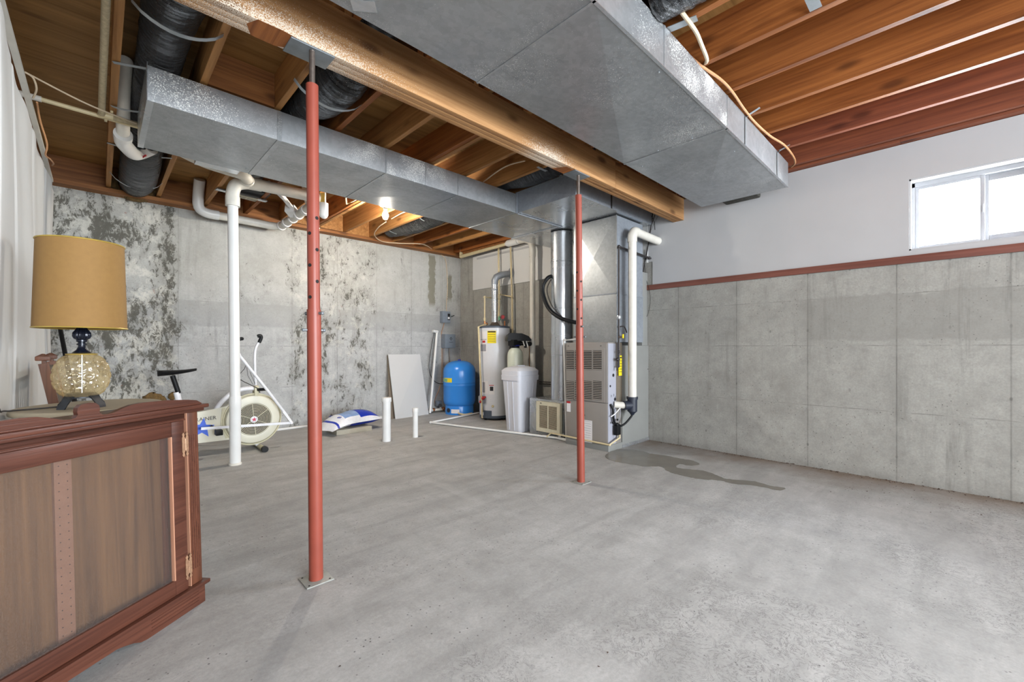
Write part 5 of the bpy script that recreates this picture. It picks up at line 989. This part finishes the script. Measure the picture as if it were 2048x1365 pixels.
# ================================================================ HUTCH
H = thing('hutch_cabinet', 'dark red-brown glass door hutch standing on the floor', 'cabinet', (.334, 2.282, 0), (-.035, 0, math.atan2(.595, .804)))
W_ = .86; HD = .24
def hp(name, mb, mat, par=None, **k): o = obj(name, mb, mat, None, True, **k); o.parent = par or H; return o
# local frame: x runs right (0 = right end), y goes back into the cabinet, z up
poly = [(0, 0), (-.25, 0), (-.275, .004), (-.30, .018), (-.335, .030), (-.36, .036), (-.5, .036), (-.525, .030), (-.56, .018), (-.585, .004), (-.61, 0), (-.86, 0), (-.86, .078), (0, .078)]
hp('base_board', MB().prism(poly, (0, -.004, 0), (1, 0, 0), (0, 0, 1), (0, .022, 0)), 'h1')
for k in range(4): hp('carved_line', MB().bbox(-.235, -.03, -.006, -.003, .018+k*.013, .021+k*.013, .0008), 'h1')
hp('side_board', MB().bbox(-.018, 0, .018, HD, 0, .078, .002), 'h1'); hp('side_board', MB().bbox(-.86, -.842, .018, HD, 0, .078, .002), 'h1')
hp('ledge_moulding', MB().bbox(-.875, .014, -.02, HD, .078, .094, .004), 'h1')
for x0 in (-.055, -.86): 
    pz_ = hp('pilaster', MB().bbox(x0, x0+.052, .004, .03, .094, .83, .003), 'h2')
    for k in range(4): hp('flute', MB().tube([(x0+.011+k*.010, .0045, .16), (x0+.011+k*.010, .0045, .735)], .003, 6), 'h1', pz_)
    hp('inner_edge', MB().box(x0-.003 if x0 > -.5 else x0+.052, x0 if x0 > -.5 else x0+.055, .003, .03, .094, .83), 'h3', pz_, flat=True)
hp('side_panel', MB().box(-.018, 0, .03, HD, .094, .83), 'h2'); hp('side_panel', MB().box(-.86, -.842, .03, HD, .094, .83), 'h2')
hp('outer_back', MB().box(-.86, 0, HD-.01, HD, .08, .83), 'hb', flat=True)
hp('back_panel', MB().box(-.842, -.018, .062, .07, .094, .83), 'hb', flat=True)
hp('floor_board', MB().box(-.842, -.018, .02, .062, .094, .108), 'h1'); hp('top_board', MB().box(-.86, 0, .012, HD, .81, .832), 'h1')
dv = hp('divider', MB().box(-.490, -.441, .052, .062, .108, .81), 'hd', flat=True)
for k in range(24):
    for dx in (-.012, .012): hp('peg_hole', MB().lathe([(.0018, 0), (.0018, .001)], (-.4655+dx, .0518, .13+k*.028), (0, -1, 0), 6), 'dark', dv, flat=True)
hp('rear_stile', MB().box(-.126, -.108, .052, .062, .108, .81), 'h2')
hp('rear_board', MB().box(-.108, -.018, .056, .062, .108, .81), 'hb', flat=True)
fr_ = hp('frieze', MB().bbox(-.81, -.053, .012, .03, .805, .835, .002).bbox(-.81, -.053, .008, .03, .80, .807, .002), 'h1'); hp('gap_backing_board', MB().box(-.075, -.055, .022, .03, .094, .805), 'h1')  # strip of hutch wood closing the gap beside the door
door = hp('door', MB().bbox(-.788, -.073, .0, .0, .1, .1, 0) if False else MB().bbox(-.130, -.074, -.002, .018, .084+.012, .802, .003).bbox(-.788, -.732, -.002, .018, .096, .802, .003).bbox(-.732, -.130, -.002, .018, .743, .802, .003).bbox(-.732, -.130, -.002, .018, .096, .157, .003), 'h1')
hp('inner_bead', MB().box(-.135, -.130, -.003, .012, .157, .743), 'h3', door, flat=True)
hp('glass_pane', MB().box(-.735, -.13, .006, .009, .155, .745), 'dglass', door, flat=True)
for z in (.70, .185):
    hg = hp('hinge', MB().prism([(-.012, -.03), (-.009, -.036), (-.012, -.043), (-.006, -.052), (0, -.043), (-.003, -.034), (.001, -.028), (.001, .028), (-.003, .034), (0, .043), (-.006, .052), (-.012, .043), (-.009, .036), (-.012, .03)], (-.075, -.003, z), (1, 0, 0), (0, 0, 1), (0, -.002, 0)), 'brass', door)
    hp('leaf', MB().prism([(.012, -.03), (.009, -.036), (.012, -.043), (.006, -.052), (0, -.043), (.003, -.034), (0, -.028), (0, .028), (.003, .034), (0, .043), (.006, .052), (.012, .043), (.009, .036), (.012, .03)], (-.068, .000, z), (1, 0, 0), (0, 0, 1), (0, -.002, 0)), 'brass', hg); hp('barrel', MB().tube([(-.0715, -.004, z-.025), (-.0715, -.004, z+.025)], .0035, 10), 'brass', hg)
hp('cornice', MB().bbox(-.885, .024, -.030, HD+.01, .845, .862, .005).bbox(-.875, .012, -.016, HD, .832, .846, .004), 'h1')
half = [(0.0, .868), (.02, .880), (.06, .887), (.15, .896), (.25, .899), (.29, .896), (.32, .888), (.355, .876), (.375, .873), (.39, .876), (.398, .885), (.396, .895), (.398, .908), (.408, .918), (.43, .922)]
full = half+[(.86-t, z) for t, z in half[-2::-1]]
crest = [(-.86, .860)]+[(-t, z) for t, z in full[::-1]]+[(0, .860)]
hp('crest', MB().prism(crest, (0, -.012, 0), (1, 0, 0), (0, 0, 1), (0, .018, 0)), 'h1', angle=25)
hp('crest_bead', MB().bbox(-.86, 0, -.016, -.008, .862, .868, .002), 'h1')
# ================================================================ SIDE TABLE, LAMP
tb = thing('round_side_table', 'round beige-topped side table behind the hutch', 'table', (-.02, 2.69, 0))
TC = Vector((-.02, 2.69, 0)); ztb = .85
obj('tabletop', MB().lathe([(.238, ztb-.025), (.248, ztb-.02), (.25, ztb-.012), (.248, ztb-.004), (.243, ztb)], TC, n=56), 'table', tb)
obj('pedestal', MB().lathe([(.03, .05), (.045, .12), (.03, .25), (.028, .6), (.05, .78), (.09, .825)], TC, n=24), 'h1', tb)
for k in range(3): a = k*2*PI/3+.5; obj('leg', MB().tube([TC+Vector((0, 0, .12)), TC+Vector((.12*math.cos(a), .12*math.sin(a), .07)), TC+Vector((.2*math.cos(a), .2*math.sin(a), .018))], .018, 12, smooth=4), 'h1', tb)
lp = thing('table_lamp', 'table lamp with gold drum shade and amber bubble glass base', 'lamp', (-.052, 2.635, ztb))
C0 = Vector((-.052, 2.635, 0)); zl = lambda py: EYE-(py-CY)/FOC*1.86
obj('foot_plate', MB().lathe([(.052, ztb+.042), (.05, ztb+.055), (.045, ztb+.062)], C0, n=32), 'cast', lp)
for k in range(4):
    a = camang(C0.x, C0.y, 0)+PI/4+k*PI/2; d = Vector((math.cos(a), math.sin(a), 0)); s_ = Vector((-d.y, d.x, 0)); vs = []
    for (r, z, hw) in ((.03, ztb+.058, .022), (.055, ztb+.052, .020), (.072, ztb+.028, .017), (.084, ztb+.013, .020), (.09, ztb+.0005, .016)):
        p = C0+d*r; vs += [p-s_*hw+Vector((0, 0, z)), p+s_*hw+Vector((0, 0, z)), p+s_*hw*.8+Vector((0, 0, z-.012 if z > ztb+.013 else ztb)), p-s_*hw*.8+Vector((0, 0, z-.012 if z > ztb+.013 else ztb))]
    obj('foot', MB().add(vs, [(4*i+j, 4*i+(j+1) % 4, 4*i+4+(j+1) % 4, 4*i+4+j) for i in range(4) for j in range(4)]+[(0, 3, 2, 1), (16, 17, 18, 19)]), 'cast', lp, angle=60)
g0, g1 = zl(796), zl(708); R0 = .089
def bump_(t, h):
    u = (h-g0)/(g1-g0); rows = 5; r = u*rows; row = math.floor(r); ph = t*12/(2*PI)+(.5 if row % 2 else 0); du = (ph-math.floor(ph)-.5)*2; dv_ = (r-row-.5)*2; q = math.sqrt(du*du+dv_*dv_)
    return 1+.055*math.exp(-((q-.72)/.2)**2)-.012*(q < .5)
nn = 60; prof = []
for i in range(nn+1): u = i/nn; a = -PI/2*.86+u*PI*.86; prof.append((R0*math.cos(a)**.7, g0+(g1-g0)*(.5+.5*math.sin(a)/math.sin(PI/2*.86))))
obj('glass_globe', MB().lathe(prof, C0, n=168, cap=False, fn=bump_), 'lglass', lp, angle=80)
obj('centre_rod', MB().tube([C0+Vector((0, 0, g0)), C0+Vector((0, 0, g1))], .0045, 10), 'crod', lp)
obj('neck_ring', MB().lathe([(.050, g1-.004), (.052, g1), (.03, g1+.004)], C0, n=32), 'gold', lp)
nk = g1+.003; flute = lambda t, h: 1+.06*math.cos(14*t)
obj('neck', MB().lathe([(.032, 0), (.029, .004), (.018, .014), (.012, .028), (.012, .034), (.017, .036), (.017, .041), (.012, .043), (.012, .047), (.018, .050), (.018, .057)], C0+Vector((0, 0, nk)), n=32), 'bmetal', lp)
obj('fluted_bulb', MB().lathe([(.014, .056), (.025, .064), (.0285, .074), (.0275, .088), (.019, .102), (.012, .116), (.009, .14)], C0+Vector((0, 0, nk)), n=84, fn=flute), 'bmetal', lp)
zs0, zs1 = zl(657), zl(488); obj('harp_rod', MB().tube([C0+Vector((0, 0, nk+.13)), C0+Vector((0, 0, zs1-.01))], .004, 8), 'gold', lp)
obj('lamp_shade', MB().lathe([(.148, zs0), (.138, zs1), (.136, zs1), (.146, zs0)], C0, n=72, cap=False), 'shade', lp)
obj('shade_trim', MB().ring(C0+Vector((0, 0, zs0)), (0, 0, 1), .148, .003, 72, 8), 'gold', lp); obj('shade_trim', MB().ring(C0+Vector((0, 0, zs1)), (0, 0, 1), .138, .0035, 72, 8), 'gold', lp)
for k in range(3): a = k*2*PI/3; obj('shade_spider', MB().tube([C0+Vector((0, 0, zs1-.015)), C0+Vector((.137*math.cos(a), .137*math.sin(a), zs1-.005))], .002, 6), 'gold', lp)
obj('power_cord', MB().tube([C0+Vector((-.05, .03, ztb+.006)), C0+Vector((-.12, .02, ztb+.004)), C0+Vector((-.2, .0, ztb+.004)), C0+Vector((-.2255, -.01, ztb+.003)), C0+Vector((-.232, -.02, ztb-.03)), C0+Vector((-.233, -.02, .3))], .0032, 8, smooth=6), 'wirek', lp)
# ================================================================ CHAIR AND POLE
ch = thing('wooden_chair', 'old wooden slat-back chair between left wall and lamp', 'chair', (.03, 3.4, 0))
ya, yb = 3.13, 3.60; xb = -.165
for y in (ya, yb):
    obj('back_post', MB().bar((xb+.07, y, 0), (xb+.07, y, .45), .04, .04).bar((xb+.07, y, .45), (xb-.03, y, 1.03), .04, .036), 'chair', ch)
    obj('finial', MB().bbox(xb-.036, xb-.024+.004, y-.016, y+.016, 1.028, 1.045, .003).bbox(xb-.058, xb-.006, y-.027, y+.027, 1.043, 1.066, .006).lathe([(.026, 1.064), (.004, 1.078)], (xb-.032, y, 0), n=4), 'chair', ch)
    obj('leg', MB().bar((xb+.45, y, 0), (xb+.45, y, .43), .04, .04), 'chair', ch)
obj('top_rail', MB().bar((xb-.02, ya, .985), (xb-.02, yb, .985), .022, .05), 'oldwood', ch)
for k in range(9): y = ya+.045+k*(yb-ya-.09)/8; obj('slat', MB().bar((xb-.018, y, .97), (xb+.055, y, .52), .012, .022, (1, 0, 0)), 'oldwood', ch)
obj('lower_rail', MB().bar((xb+.055, ya, .52), (xb+.055, yb, .52), .022, .04), 'chair', ch)
obj('seat', MB().bbox(xb+.03, xb+.48, ya-.02, yb+.02, .43, .46, .008), 'chair', ch); obj('stretcher', MB().tube([(xb+.07, ya, .2), (xb+.45, ya, .2)], .01, 8).tube([(xb+.07, yb, .2), (xb+.45, yb, .2)], .01, 8), 'chair', ch)
a = atd(118.5, 648, 4.05); b = atd(133, 722, 3.9); k = (a.z)/(a.z-b.z); g_ = a+(b-a)*k
tag(obj('black_pole', MB().tube([a+(a-b)*.3, g_], .0165, 12), 'bpl'), 'thin black pole leaning in the back left corner behind lamp', 'pole')
# ================================================================ FLOOR DETAILS
pud = [(1212, 912), (1222, 903), (1240, 899), (1262, 900), (1285, 903), (1300, 908), (1330, 912), (1360, 918), (1385, 922), (1400, 930), (1378, 932), (1360, 929), (1352, 934), (1358, 937), (1385, 940), (1410, 943), (1430, 950), (1450, 958), (1478, 961), (1510, 964), (1540, 972), (1570, 977), (1558, 982), (1530, 976), (1500, 971), (1470, 969), (1440, 962), (1400, 959), (1370, 953), (1345, 947), (1330, 940), (1322, 934), (1290, 934), (1265, 930), (1240, 926), (1218, 920)]
P = [onz(a, b, 0) for a, b in pud]; Q = []
for i in range(len(P)):
    p0, p1, p2, p3 = P[i-1], P[i], P[(i+1) % len(P)], P[(i+2) % len(P)]
    for k in range(5):
        t = k/5; q = .5*((2*p1)+(p2-p0)*t+(2*p0-5*p1+4*p2-p3)*t*t+(3*p1-p0-3*p2+p3)*t**3); Q.append((q.x+rnd.uniform(-.006, .006), q.y+rnd.uniform(-.006, .006)))
tag(obj('water_puddle', MB().prism(Q, (0, 0, .0006), (1, 0, 0), (0, 1, 0), (0, 0, .0012)), 'wet', flat=True), 'dark wet patch of water spreading from furnace corner', 'puddle')
m = MB()
def crumb(x, y, z, r): m.add([(x+rnd.uniform(-1, 1)*r, y+rnd.uniform(-1, 1)*r, z+max(0, rnd.uniform(-.2, .8)*r)) for _ in range(4)], [(0, 1, 2), (0, 2, 3), (0, 3, 1), (1, 3, 2)])
for i in range(420):
    y = rnd.uniform(-1.2, 2.5); crumb(4.735-abs(rnd.gauss(0, .035)), y, .001, rnd.uniform(.003, .011))
for i in range(160): crumb(rnd.gauss(4.35, .22), rnd.gauss(.3, .35), .001, rnd.uniform(.002, .007))
for i in range(110): crumb(rnd.uniform(.5, 4.4), rnd.uniform(.3, 4.5), .001, rnd.uniform(.002, .006))
for v in m.v: v.x = min(v.x, 4.738); v.z = max(v.z, .0008)
tag(obj('floor_debris', m, 'cob', flat=True), 'dark specks of dirt scattered along the floor by right wall', 'debris', kind='stuff')
